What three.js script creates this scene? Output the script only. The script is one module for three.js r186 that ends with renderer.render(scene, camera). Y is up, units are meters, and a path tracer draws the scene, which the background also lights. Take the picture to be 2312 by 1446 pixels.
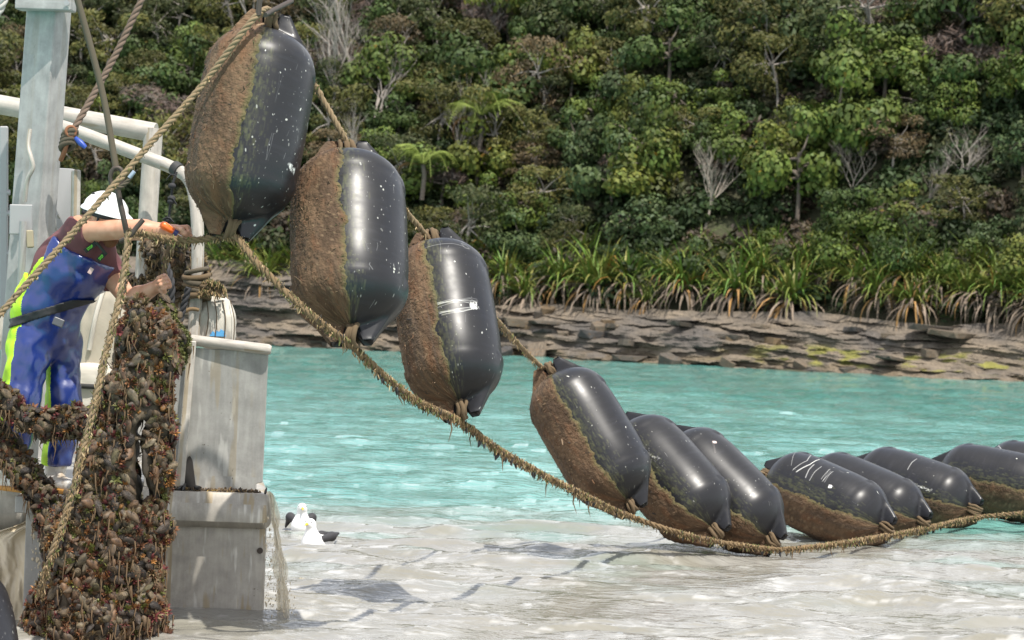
import * as THREE from 'three';
import { ImprovedNoise } from 'three/addons/math/ImprovedNoise.js';
import { mergeGeometries, toCreasedNormals } from 'three/addons/utils/BufferGeometryUtils.js';
import { ConvexGeometry } from 'three/addons/geometries/ConvexGeometry.js';
import { RoundedBoxGeometry } from 'three/addons/geometries/RoundedBoxGeometry.js';

const V = (x, y, z) => new THREE.Vector3(x, y, z);
const scene = new THREE.Scene();

// ---------------------------------------------------------------- camera (about a 110 mm lens, 1.9 m above the water, held 2 degrees off level)
const F = 7200, CX = 1156, CY = 723;                    // focal length and centre in pixels of the 2312 x 1446 photograph
const camera = new THREE.PerspectiveCamera(2 * Math.atan(CY / F) * 180 / Math.PI, 2312 / 1446, 0.5, 900);
camera.position.set(0, 1.9, 0);
camera.rotation.order = 'YXZ';
camera.rotation.set(-Math.atan(74 / F), 0, 2 * Math.PI / 180);
camera.focus = 18.2;
camera.userData.fStop = 7.5;
camera.updateMatrixWorld(true);
const P = (px, py, d) => V((px - CX) / F * d, -(py - CY) / F * d, -d).applyMatrix4(camera.matrixWorld);
const toPixel = (p) => { const q = p.clone().applyMatrix4(camera.matrixWorldInverse); return [CX - q.x / q.z * F, CY + q.y / q.z * F, -q.z]; };

// ---------------------------------------------------------------- renderer, sun and sky
const renderer = new THREE.WebGLRenderer({ antialias: true });
renderer.toneMapping = THREE.LinearToneMapping;
renderer.toneMappingExposure = 1.3;
renderer.shadowMap.enabled = true;
const SUN = V(0.22, 0.90, 0.38).normalize();
const sun = new THREE.DirectionalLight(new THREE.Color(1.0, 0.95, 0.87), 5.0);
sun.position.copy(SUN).multiplyScalar(120).add(V(0, 0, -30));
sun.target.position.set(0, 0, -30);
sun.castShadow = true;
Object.assign(sun.shadow.camera, { left: -60, right: 60, top: 80, bottom: -80, near: 1, far: 320 });
sun.shadow.mapSize.set(4096, 4096);
scene.add(sun, sun.target);

// ---------------------------------------------------------------- small tools
const noiseMaker = new ImprovedNoise();
const ns = (x, y, z = 0) => noiseMaker.noise(x + 51.3, y + 17.7, z + 9.1);
const fbm = (x, y, z = 0, o = 4) => { let s = 0, a = 0.5, f = 1; for (let i = 0; i < o; i++) { s += a * ns(x * f, y * f, z * f + i * 7.3); a *= 0.5; f *= 2.03; } return s; };
function rng(seed) { let a = seed >>> 0; return () => { a = (a + 0x6d2b79f5) | 0; let t = Math.imul(a ^ (a >>> 15), 1 | a); t = (t + Math.imul(t ^ (t >>> 7), 61 | t)) ^ t; return ((t ^ (t >>> 14)) >>> 0) / 4294967296; }; }
const sstep = (a, b, x) => { const t = Math.min(1, Math.max(0, (x - a) / (b - a))); return t * t * (3 - 2 * t); };
const lerp = (a, b, t) => a + (b - a) * t;
const mix3 = (a, b, t) => [lerp(a[0], b[0], t), lerp(a[1], b[1], t), lerp(a[2], b[2], t)];
const lin = (r, g, b) => new THREE.Color().setRGB(r, g, b);
function mat(c, o = {}) { const M = o.physical ? THREE.MeshPhysicalMaterial : THREE.MeshStandardMaterial; const p = { ...o }; delete p.physical; return new M({ color: Array.isArray(c) ? lin(...c) : c, roughness: 0.7, metalness: 0, side: THREE.DoubleSide, ...p }); }
const taken = {};
function numbered(name) { const n = taken[name] = (taken[name] ?? -1) + 1; return n ? `${name}_${String(n).padStart(3, '0')}` : name; }
function tag(o, label, category, group) { o.userData.label = label; if (category) o.userData.category = category; if (group) o.userData.group = group; return o; }
function thing(name, label, category, at, group) { const o = new THREE.Group(); o.name = numbered(name); if (at) o.position.copy(at); tag(o, label, category, group); scene.add(o); return o; }
function part(name, geo, m, parent) { const o = new THREE.Mesh(geo, m); o.name = name; o.castShadow = o.receiveShadow = true; parent.add(o); return o; }
function solo(name, geo, m, label, category, group) { const o = part(numbered(name), geo, m, scene); return tag(o, label, category, group); }
function structure(name, geo, m) { const o = part(numbered(name), geo, m, scene); o.userData.kind = 'structure'; return o; }
function stuffCopies(name, geo, m, matrices, parent, colors) {
  const o = new THREE.InstancedMesh(geo, m, matrices.length); o.name = name; matrices.forEach((x, i) => { o.setMatrixAt(i, x); if (colors) o.setColorAt(i, lin(...colors[i])); });
  o.castShadow = o.receiveShadow = true; o.userData.kind = 'stuff'; parent.add(o); return o;
}
function geoFrom(pos, idx, extra = {}) {
  const g = new THREE.BufferGeometry(); g.setAttribute('position', new THREE.Float32BufferAttribute(pos, 3));
  if (extra.uv) g.setAttribute('uv', new THREE.Float32BufferAttribute(extra.uv, 2));
  if (extra.color) g.setAttribute('color', new THREE.Float32BufferAttribute(extra.color, 3));
  if (idx) g.setIndex(idx);
  if (extra.normal) g.setAttribute('normal', new THREE.Float32BufferAttribute(extra.normal, 3)); else g.computeVertexNormals();
  return g;
}
// a tube along points, with a radius for each point
function tube(points, radius, sides = 8, { caps = true, closed = false, step = 0 } = {}) {
  let pts = points;
  if (step) { const c = new THREE.CatmullRomCurve3(points, closed, 'centripetal'); const n = Math.max(2, Math.ceil(c.getLength() / step)); pts = c.getSpacedPoints(n); if (closed) pts.pop(); }
  const n = pts.length, R = (i) => typeof radius === 'function' ? radius(i / (n - 1)) : Array.isArray(radius) ? radius[Math.min(i, radius.length - 1)] : radius;
  const pos = [], idx = [], uv = []; let nrm = null, run = 0;
  for (let i = 0; i < n; i++) {
    const a = pts[closed ? (i - 1 + n) % n : Math.max(0, i - 1)], b = pts[closed ? (i + 1) % n : Math.min(n - 1, i + 1)];
    const t = b.clone().sub(a).normalize();
    if (!nrm) { nrm = Math.abs(t.y) < 0.9 ? V(0, 1, 0) : V(1, 0, 0); }
    nrm = nrm.clone().addScaledVector(t, -nrm.dot(t)).normalize();
    const bi = t.clone().cross(nrm); if (i) run += pts[i].distanceTo(pts[i - 1]);
    for (let k = 0; k <= sides; k++) { const an = k / sides * Math.PI * 2, r = R(i); const c = Math.cos(an) * r, s = Math.sin(an) * r; pos.push(pts[i].x + nrm.x * c + bi.x * s, pts[i].y + nrm.y * c + bi.y * s, pts[i].z + nrm.z * c + bi.z * s); uv.push(k / sides, run); }
  }
  const w = sides + 1, rows = closed ? n : n - 1;
  for (let i = 0; i < rows; i++) for (let k = 0; k < sides; k++) { const a = i * w + k, b = ((i + 1) % n) * w + k; idx.push(a, b + 1, b, a, a + 1, b + 1); }
  const normal = []; { const g = geoFrom(pos, idx); const q = g.attributes.normal; for (let i = 0; i < n; i++) { const f = i * w, l = f + sides; const m = V(q.getX(f) + q.getX(l), q.getY(f) + q.getY(l), q.getZ(f) + q.getZ(l)).normalize(); q.setXYZ(f, m.x, m.y, m.z); q.setXYZ(l, m.x, m.y, m.z); } normal.push(...q.array); }
  if (caps && !closed) for (const e of [0, n - 1]) {
    const c = pos.length / 3, t = (e ? pts[n - 1].clone().sub(pts[n - 2]) : pts[0].clone().sub(pts[1])).normalize(); pos.push(pts[e].x, pts[e].y, pts[e].z); uv.push(0.5, 0); normal.push(t.x, t.y, t.z);
    for (let k = 0; k <= sides; k++) { const q = (e * w + k) * 3; pos.push(pos[q], pos[q + 1], pos[q + 2]); uv.push(0.5, 0); normal.push(t.x, t.y, t.z); }
    for (let k = 0; k < sides; k++) e ? idx.push(c, c + 1 + k, c + 2 + k) : idx.push(c, c + 2 + k, c + 1 + k);
  }
  return geoFrom(pos, idx, { uv, normal });
}
// a laid rope: three strands that wind round one another
function laidRope(points, r, { pitch = r * 7, strands = 3, sides = 6, wobble = 0, color } = {}) {
  const c = new THREE.CatmullRomCurve3(points, false, 'centripetal'), L = c.getLength(), n = Math.max(4, Math.ceil(L / (pitch / 9))), pts = c.getSpacedPoints(n);
  const fr = []; let nrm = null;
  for (let i = 0; i <= n; i++) { const t = pts[Math.min(n, i + 1)].clone().sub(pts[Math.max(0, i - 1)]).normalize(); if (!nrm) nrm = Math.abs(t.y) < 0.9 ? V(0, 1, 0) : V(1, 0, 0); nrm = nrm.clone().addScaledVector(t, -nrm.dot(t)).normalize(); fr.push([nrm, t.clone().cross(nrm)]); }
  const out = [];
  for (let k = 0; k < strands; k++) {
    const line = pts.map((p, i) => { const a = 2 * Math.PI * (k / strands + i * L / n / pitch), w = 1 + wobble * ns(i * 0.11, k * 4.1, L); return p.clone().addScaledVector(fr[i][0], Math.cos(a) * r * 0.52 * w).addScaledVector(fr[i][1], Math.sin(a) * r * 0.52 * w); });
    out.push(tube(line, (t) => r * 0.56 * (1 + wobble * 0.6 * ns(t * L * 22, k * 3.3, 4)), sides));
  }
  return mergeGeometries(out);
}
function tint(geo, f) { const p = geo.attributes.position, n = geo.attributes.normal, c = new Float32Array(p.count * 3); for (let i = 0; i < p.count; i++) { const q = f(p.getX(i), p.getY(i), p.getZ(i), i, n); c[i * 3] = q[0]; c[i * 3 + 1] = q[1]; c[i * 3 + 2] = q[2]; } geo.setAttribute('color', new THREE.BufferAttribute(c, 3)); return geo; }
// uv in metres by the face's main direction
function boxUV(geo, k = 1) {
  const g = geo.index ? geo.toNonIndexed() : geo, p = g.attributes.position, uv = new Float32Array(p.count * 2), a = V(), b = V(), c = V();
  for (let i = 0; i < p.count; i += 3) {
    a.fromBufferAttribute(p, i); b.fromBufferAttribute(p, i + 1); c.fromBufferAttribute(p, i + 2);
    const n = b.clone().sub(a).cross(c.clone().sub(a)), x = Math.abs(n.x), y = Math.abs(n.y), z = Math.abs(n.z);
    [a, b, c].forEach((q, j) => { const [u, v] = x > y && x > z ? [q.z, q.y] : y > z ? [q.x, q.z] : [q.x, q.y]; uv[(i + j) * 2] = u * k; uv[(i + j) * 2 + 1] = v * k; });
  }
  g.setAttribute('uv', new THREE.BufferAttribute(uv, 2)); return g;
}
const merge = (list) => mergeGeometries(list.map((g) => { const q = g.index ? g.toNonIndexed() : g; for (const k of Object.keys(q.attributes)) if (!['position', 'normal', 'uv'].includes(k)) q.deleteAttribute(k); if (!q.attributes.uv) q.setAttribute('uv', new THREE.Float32BufferAttribute(new Float32Array(q.attributes.position.count * 2), 2)); return q; }));
function box(w, h, d, at = V(0, 0, 0), r = 0.006) { const g = new RoundedBoxGeometry(w, h, d, 1, Math.min(r, w / 2.1, h / 2.1, d / 2.1)); g.translate(at.x, at.y, at.z); return g; }
// canvas texture
function paint(w, h, draw, srgb = true, wrap = THREE.RepeatWrapping) { const c = document.createElement('canvas'); c.width = w; c.height = h; draw(c.getContext('2d'), w, h); const t = new THREE.CanvasTexture(c); if (srgb) t.colorSpace = THREE.SRGBColorSpace; t.wrapS = t.wrapT = wrap; t.magFilter = THREE.LinearFilter; return t; }
function dataTex(w, h, f, srgb = false) { const d = new Uint8Array(w * h * 4); for (let j = 0; j < h; j++) for (let i = 0; i < w; i++) { const q = f(i / w, j / h), o = (j * w + i) * 4; d[o] = q[0] * 255; d[o + 1] = q[1] * 255; d[o + 2] = q[2] * 255; d[o + 3] = 255; } const t = new THREE.DataTexture(d, w, h); t.wrapS = t.wrapT = THREE.RepeatWrapping; t.magFilter = THREE.LinearFilter; t.minFilter = THREE.LinearFilter; if (srgb) t.colorSpace = THREE.SRGBColorSpace; t.needsUpdate = true; return t; }
// noise that repeats after one tile
const tileFbm = (u, v, k, o = 4) => { const a = fbm(u * k, v * k, 0, o), b = fbm((u - 1) * k, v * k, 0, o), c = fbm(u * k, (v - 1) * k, 0, o), d = fbm((u - 1) * k, (v - 1) * k, 0, o); return lerp(lerp(a, b, u), lerp(c, d, u), v) * 1.25; };
// surface of a field: naive surface nets
function surfaceNets(field, lo, hi, cell) {
  const n = [0, 1, 2].map((k) => Math.ceil((hi[k] - lo[k]) / cell) + 1), N = n[0] * n[1] * n[2], val = new Float32Array(N);
  for (let k = 0, q = 0; k < n[2]; k++) for (let j = 0; j < n[1]; j++) for (let i = 0; i < n[0]; i++, q++) val[q] = field(lo[0] + i * cell, lo[1] + j * cell, lo[2] + k * cell);
  const id = new Int32Array(N).fill(-1), pos = [], idx = [], sx = 1, sy = n[0], sz = n[0] * n[1], off = []; for (let c = 0; c < 8; c++) off.push((c & 1) * sx + ((c >> 1) & 1) * sy + ((c >> 2) & 1) * sz);
  const edges = []; for (let c = 0; c < 8; c++) for (const b of [1, 2, 4]) if (!(c & b)) edges.push([c, c | b]);
  for (let k = 0; k < n[2] - 1; k++) for (let j = 0; j < n[1] - 1; j++) for (let i = 0; i < n[0] - 1; i++) {
    const q = i + j * sy + k * sz; let m = 0; for (let c = 0; c < 8; c++) if (val[q + off[c]] < 0) m |= 1 << c; if (m === 0 || m === 255) continue;
    let x = 0, y = 0, z = 0, e = 0; for (const [a, b] of edges) { const va = val[q + off[a]], vb = val[q + off[b]]; if ((va < 0) === (vb < 0)) continue; const t = va / (va - vb); x += (a & 1) + t * ((b & 1) - (a & 1)); y += ((a >> 1) & 1) + t * (((b >> 1) & 1) - ((a >> 1) & 1)); z += ((a >> 2) & 1) + t * (((b >> 2) & 1) - ((a >> 2) & 1)); e++; }
    id[q] = pos.length / 3; pos.push(lo[0] + (i + x / e) * cell, lo[1] + (j + y / e) * cell, lo[2] + (k + z / e) * cell);
  }
  const quad = (a, b, c, d, flip) => { if (a < 0 || b < 0 || c < 0 || d < 0) return; flip ? idx.push(a, c, b, a, d, c) : idx.push(a, b, c, a, c, d); };
  for (let k = 1; k < n[2] - 1; k++) for (let j = 1; j < n[1] - 1; j++) for (let i = 1; i < n[0] - 1; i++) {
    const q = i + j * sy + k * sz, v0 = val[q] < 0;
    if (v0 !== (val[q + sx] < 0)) quad(id[q - sy - sz], id[q - sz], id[q], id[q - sy], !v0);
    if (v0 !== (val[q + sy] < 0)) quad(id[q - sx - sz], id[q - sx], id[q], id[q - sz], !v0);
    if (v0 !== (val[q + sz] < 0)) quad(id[q - sx - sy], id[q - sy], id[q], id[q - sx], !v0);
  }
  return geoFrom(pos, idx);
}
const smin = (a, b, k) => { const h = Math.max(k - Math.abs(a - b), 0) / k; return Math.min(a, b) - h * h * k * 0.25; };
// distance to a cone with round ends
function cone(p, a, b, ra, rb) { const bx = b.x - a.x, by = b.y - a.y, bz = b.z - a.z, px = p[0] - a.x, py = p[1] - a.y, pz = p[2] - a.z; const t = Math.min(1, Math.max(0, (px * bx + py * by + pz * bz) / (bx * bx + by * by + bz * bz + 1e-9))); return Math.hypot(px - bx * t, py - by * t, pz - bz * t) - lerp(ra, rb, t); }

// ---------------------------------------------------------------- sky: bright air with scattered white cloud (out of the frame, it lights and is mirrored)
{
  const W = 1024, H = 512, d = new Float32Array(W * H * 4);
  for (let j = 0; j < H; j++) for (let i = 0; i < W; i++) {
    const el = ((j + 0.5) / H - 0.5) * Math.PI, az = ((i + 0.5) / W - 0.5) * 2 * Math.PI, y = Math.sin(el), x = Math.cos(el) * Math.cos(az), z = Math.cos(el) * Math.sin(az);
    const up = Math.max(0, y), air = mix3([1.20, 1.27, 1.34], [0.16, 0.29, 0.58], Math.pow(up, 0.5));
    const k = 1 / (up + 0.18), n = fbm(x * k * 1.3 + 3, z * k * 1.3, 2.2, 5) + 0.22;
    const c = sstep(-0.02, 0.22, n), w = (1.12 - 0.22 * sstep(0.2, 0.6, n)) * (0.86 + 0.62 * Math.pow(1 - up, 3));
    const q = y > 0 ? mix3(air, [0.98 * w, 0.99 * w, 1.02 * w], c * 0.92) : [0.25, 0.3, 0.3], o = (j * W + i) * 4;
    d[o] = q[0]; d[o + 1] = q[1]; d[o + 2] = q[2]; d[o + 3] = 1;
  }
  const t = new THREE.DataTexture(d, W, H, THREE.RGBAFormat, THREE.FloatType);
  t.mapping = THREE.EquirectangularReflectionMapping; t.magFilter = t.minFilter = THREE.LinearFilter; t.needsUpdate = true;
  scene.background = t; scene.environment = t;
}

// ---------------------------------------------------------------- the far shore: its line, ground height
const shoreZ = (x) => 87.7 - 0.62 * x - 0.006 * x * x + 0.7 * ns(x * 0.23, 3.1) + 0.35 * ns(x * 0.9, 8.4);
const cliffTop = (x) => 1.02 + 0.95 * sstep(-0.5, -6, x);
function groundY(x, z) {
  const t = -z - shoreZ(x);
  if (t < 0) return -0.9 + 0.9 * sstep(-4, 0, t);
  let h = 0.12 * sstep(0, 0.6, t) + cliffTop(x) * sstep(0.7, 2.6, t);
  if (t > 2.2) h += 0.76 * (t - 2.2) * (t < 22 ? 1 : 22 / t);
  return h + (t > 2 ? 0.35 : 0.12) * fbm(x * 0.35, z * 0.35, 5);
}
{
  const pos = [], idx = [], nx = 110, nt = 60;
  for (let j = 0; j <= nt; j++) for (let i = 0; i <= nx; i++) { const x = -70 + 140 * i / nx, t = -6 + 90 * Math.pow(j / nt, 2.2); const z = -(shoreZ(Math.max(-20, Math.min(20, x))) + t); pos.push(x, groundY(Math.max(-20, Math.min(20, x)), z), z); }
  for (let j = 0; j < nt; j++) for (let i = 0; i < nx; i++) { const a = j * (nx + 1) + i, b = a + nx + 1; idx.push(a, a + 1, b + 1, a, b + 1, b); }
  const g = geoFrom(pos, idx); tint(g, (x, y, z) => { const n = fbm(x * 0.8, z * 0.8, 1) + 0.5; return mix3([0.045, 0.036, 0.022], [0.05, 0.06, 0.025], n); });
  structure('hillside', g, mat([1, 1, 1], { vertexColors: true, roughness: 0.95 }));
}

// ---------------------------------------------------------------- water
const plume = (x, z) => { // share of stirred-up mud: it thins out in streaks and patches towards the open water
  const far = -z, n = 2.3 * fbm(x * 0.16, z * 0.30, 3) + 1.5 * fbm(x * 0.5, z * 0.9, 8) + 0.7 * fbm(x * 1.7, z * 2.6, 4);
  return sstep(28.6, 23.6, far + n) * (1 - 0.30 * sstep(0.05, 0.3, fbm(x * 0.6 + 4, z * 0.8, 2)) * sstep(18, 24, far));
};
const WAVES = []; { const R = rng(12); for (let i = 0; i < 16; i++) { const L = 0.22 * Math.pow(6, R()), a = 1.3 + (R() - 0.5) * 1.9; WAVES.push([Math.cos(a) * 6.283 / L, Math.sin(a) * 6.283 / L, R() * 6.28, 0.0064 * Math.pow(L, 0.75)]); } }
const CRESTS = []; { const R = rng(29); for (let i = 0; i < 6; i++) { const L = 0.36 + 0.16 * i + 0.08 * R(), a = 1.57 + (R() - 0.5) * 0.9; CRESTS.push([Math.cos(a) * 3.1416 / L, Math.sin(a) * 3.1416 / L, R() * 6, 0.026 * L, i * 7.7]); } }
function waveY(x, z) {
  const wx = x + 0.5 * ns(x * 0.35, z * 0.35, 1) + 0.16 * ns(x * 1.3, z * 1.1, 4), wz = z + 0.6 * ns(x * 0.4, z * 0.4, 5) + 0.22 * ns(x * 0.9, z * 1.4, 6); let h = 0;
  for (const [kx, kz, p, a] of WAVES) { const s = Math.sin(kx * wx + kz * wz + p); h += a * (s + 0.35 * s * s); }
  h *= 0.55; const boost = 1 + 0.7 * sstep(32, 22, -z); for (const [kx, kz, p, a, sd] of CRESTS) { const m = ns(x * 0.55 + sd, z * 0.75, sd) + 0.12; if (m > 0) h += boost * a * Math.min(1, m * 3.2) * (1 - Math.abs(Math.sin(kx * wx + kz * wz + p))); }
  const near = sstep(30, 20, -z), churn = near && near * sstep(-0.1, 0.3, fbm(x * 0.5, z * 0.5, 12, 2)); return h - 0.03 + (near > 0 ? churn * 0.05 * fbm(x * 2.2, z * 3.6, 3, 3) : 0) + 0.008 * fbm(x * 5.2, z * 7.5, 2, 2);
}
{
  const rows = [], cols = 440; let d = 13.6; while (d < 100) { rows.push(d); d += Math.max(0.032, d * d * 0.0001); }
  const pos = [], idx = [], color = [], uv = [];
  for (const dd of rows) for (let i = 0; i <= cols; i++) {
    const half = 2.2 + dd * 0.185, x = (i / cols * 2 - 1) * half, z = -dd; const y = waveY(x, z);
    pos.push(x, y, z); uv.push(x, z);
    const m = dd > 33 ? 0 : plume(x, z), n = fbm(x * 0.5, z * 0.35, 6), sea = mix3([0.075, 0.225, 0.197], [0.118, 0.285, 0.255], sstep(-0.25, 0.3, n + 0.4 * fbm(x * 0.13, z * 0.08, 2)));
    const mud = mix3([0.205, 0.195, 0.162], [0.235, 0.226, 0.202], sstep(-0.2, 0.25, fbm(x * 1.1, z * 1.6, 9)));
    let c = mix3(sea, mud, m);
    const foam = dd > 27 ? 0 : sstep(0.14, 0.30, fbm(x * 4.6 + 7, z * 9.5, 5, 4) + 0.10 * sstep(24, 17.5, dd) + 0.16 * ns(x * 0.5, z * 0.7, 3)) * sstep(27, 20, dd) * (0.2 + 0.8 * sstep(-0.15, 0.2, fbm(x * 9, z * 22, 1, 3)));
    c = mix3(c, [0.55, 0.54, 0.52], 0.5 * foam);
    color.push(...c);
  }
  const w = cols + 1; for (let j = 0; j < rows.length - 1; j++) for (let i = 0; i < cols; i++) { const a = j * w + i, b = a + w; idx.push(a, a + 1, b + 1, a, b + 1, b); }
  const g = geoFrom(pos, idx, { color, uv });
  const ripple = dataTex(512, 512, (u, v) => { const h = 0.5 + 0.8 * tileFbm(u, v, 10, 5); const q = Math.min(1, Math.max(0, h)); return [q, q, q]; });
  ripple.repeat.set(0.8, 1.5);
  const m = mat([1, 1, 1], { physical: true, vertexColors: true, roughness: 0.05, ior: 1.34, bumpMap: ripple, bumpScale: 0.016 });
  structure('water', g, m);
  // the open sea round the part in view
  const sea = new THREE.PlaneGeometry(500, 500, 1, 1); sea.rotateX(-Math.PI / 2); sea.translate(0, -0.14, -20);
  structure('water', sea, mat([0.1, 0.4, 0.36], { roughness: 0.15, ior: 1.33, physical: true }));
}

// ---------------------------------------------------------------- rocky shore: ledges of slabs
{
  const R = rng(41), group = new THREE.Group(); group.name = 'rocky_shore'; group.userData.kind = 'structure'; scene.add(group);
  const rockTex = (base, dark, lichen) => dataTex(256, 256, (u, v) => {
    const band = tileFbm(u * 0.25 + 0.1, v, 12, 3), grain = tileFbm(u, v, 24, 3), n = 0.5 + band * 1.1 + grain * 0.7; let c = mix3(dark, base, Math.min(1, Math.max(0, n)));
    if (lichen) { const l = sstep(0.05, 0.16, tileFbm(u + 0.2, v + 0.4, 7, 4)); c = mix3(c, [0.66, 0.68, 0.22], l * 0.9); }
    else { const l = sstep(0.22, 0.3, tileFbm(u + 0.6, v + 0.1, 9, 4)); c = mix3(c, [0.55, 0.42, 0.27], l * 0.6); }
    return c;
  }, true);
  const tones = [rockTex([0.60, 0.55, 0.48], [0.34, 0.31, 0.28]), rockTex([0.52, 0.49, 0.45], [0.26, 0.25, 0.24]), rockTex([0.66, 0.58, 0.46], [0.38, 0.32, 0.25]), rockTex([0.44, 0.43, 0.43], [0.2, 0.2, 0.21]), rockTex([0.58, 0.53, 0.46], [0.33, 0.3, 0.27], true)]
    .map((t) => mat([0.58, 0.55, 0.51], { map: t, roughness: 0.9, bumpMap: t, bumpScale: 0.03 }));
  const shapes = [];
  for (let k = 0; k < 12; k++) {
    const pts = []; for (let i = 0; i < 26; i++) { const a = i / 13 * Math.PI * 2 + R() * 0.3, top = i < 13 ? 1 : -1, e = Math.pow(Math.abs(Math.cos(a)), 0.45) * Math.sign(Math.cos(a)), f = Math.pow(Math.abs(Math.sin(a)), 0.45) * Math.sign(Math.sin(a)); pts.push(V(e * 0.5 * (0.86 + R() * 0.2), top * (0.42 + R() * 0.13), f * 0.5 * (0.8 + R() * 0.28))); }
    const g = boxUV(new ConvexGeometry(pts)); g.computeVertexNormals(); shapes.push(g);
  }
  // the worn cliff itself: beds of rock that stand forward or back, broken across by joints
  const cell = (a, b) => { const q = Math.sin(a * 127.1 + b * 311.7) * 43758.5453; return q - Math.floor(q); };
  const NX = 600, NY = 84, pos = [], uv = [], idx = [], color = [];
  for (let i = 0; i <= NX; i++) for (let j = 0; j <= NY; j++) {
    const x = -17 + 38 * i / NX, v = j / NY, y = -0.3 + (0.70 + cliffTop(x) + 0.30 * fbm(x * 0.4, 6.6)) * v; let set = 0;
    for (const [th, amp, blk, sd] of [[0.34, 0.62, 1.9, 1], [0.14, 0.3, 0.9, 2], [0.06, 0.10, 0.45, 3]]) {
      const yy = y + 0.05 * x + 0.55 * fbm(x * 0.2, sd * 1.3, 1, 3) + 0.05 * ns(x * 1.4, y * 2, sd), k = Math.floor(yy / th), xw = x + 0.25 * ns(y * 2, x * 0.8, sd) + cell(k, sd) * 9, b = Math.floor(xw / blk * (0.7 + 0.6 * cell(k, sd + 9)));
      set += amp * (cell(k * 1.7, sd) * 0.75 + 0.9 * ns(xw / blk * 1.3, k * 5.3, sd) + 0.30 * cell(k, b + sd * 13) - 0.5) * (0.85 + 0.3 * ns(x * 3, y * 6, sd));
    }
    const back = -0.9 * sstep(0.45, 0.1, v) * Math.max(0, 0.3 + 2 * ns(x * 0.22, 9.2)) + 1.35 * Math.pow(Math.max(0, v - 0.12), 0.9) + 0.9 * sstep(0.62, 1, v) + 0.5 * ns(x * 0.4, 2.2) + set * sstep(0, 0.2, v) * (1 - 0.7 * sstep(0.8, 1, v)) - 0.3;
    pos.push(x + 0.03 * ns(x * 9, y * 9), y + 0.03 * fbm(x * 4, y * 8, 3), -(shoreZ(x) + back)); uv.push(x * 0.6, y * 0.9);
    const n = fbm(x * 0.9, y * 3 + x * 0.15, 4), w = sstep(-0.05, 0.25, fbm(x * 0.5, y * 1.2, 9)); let c = mix3([0.22, 0.195, 0.165], [0.35, 0.30, 0.235], sstep(-0.3, 0.3, n)); c = mix3(c, [0.15, 0.145, 0.145], w * 0.75);
    const tide = sstep(0.34, 0.2, y + 0.08 * ns(x * 2, 4)); c = mix3(c, [0.24, 0.19, 0.12], 0.7 * tide * sstep(-0.2, 0.2, fbm(x * 2, y * 5, 2)));
    const lich = sstep(0.06, 0.16, fbm(x * 1.4, y * 5, 7)) * sstep(4.5, 8, x) * sstep(0.75, 0.55, y) * sstep(0.1, 0.2, y); c = mix3(c, [0.36, 0.37, 0.07], 0.85 * lich); color.push(...c);
  }
  for (let i = 0; i < NX; i++) for (let j = 0; j < NY; j++) { const a = i * (NY + 1) + j, b = a + NY + 1; idx.push(a, b, b + 1, a, b + 1, a + 1); }
  const face = toCreasedNormals(geoFrom(pos, idx, { uv, color }), 0.5);
  const grit = dataTex(256, 256, (u, v) => { const q = 0.72 + 0.5 * tileFbm(u, v, 26, 4) + 0.35 * tileFbm(u * 0.3, v, 18, 3); return [q, q, q].map((e) => Math.min(1, Math.max(0.2, e))); });
  part('cliff_face', face, mat([0.66, 0.61, 0.56], { vertexColors: true, map: grit, bumpMap: grit, bumpScale: 0.05, roughness: 0.92 }), group);
  for (let k = 0; k < 80; k++) { // slabs that have come loose or stick out of the face
    const x = -14 + 32 * R(), L = R(), y = 0.05 + L * 1.25, len = 0.3 + R() * R() * 1.7, th = 0.06 + R() * 0.16, dep = 0.4 + R() * 0.6, z = -(shoreZ(x) + 1.25 * L + 0.5 * ns(x * 0.4, 2.2) - 0.2 + R() * 0.35), px = toPixel(V(x, y, z))[0];
    const o = part('rock_slab', shapes[(R() * 12) | 0], px > 1750 && L < 0.4 && R() < 0.5 ? tones[4] : tones[(R() * 4) | 0], group); o.position.set(x, y, z); o.scale.set(len, th, dep); o.rotation.set((R() - 0.3) * 0.3, R() * 1.2 - 0.2, -0.05 + (R() - 0.5) * 0.25);
  }
  for (let k = 0; k < 46; k++) { // loose stones along the water's edge
    const x = -13 + 30 * R(), s = 0.16 + R() * 0.4, z = -(shoreZ(x) - 0.35 + R() * 0.9); const o = part('stone', shapes[(R() * 12) | 0], tones[(R() * 4) | 0], group); o.position.set(x, 0.02 + R() * 0.08, z); o.scale.set(s * 1.5, s * 0.7, s); o.rotation.set(R() * 0.4, R() * 3, R() * 0.4);
  }
}

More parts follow.
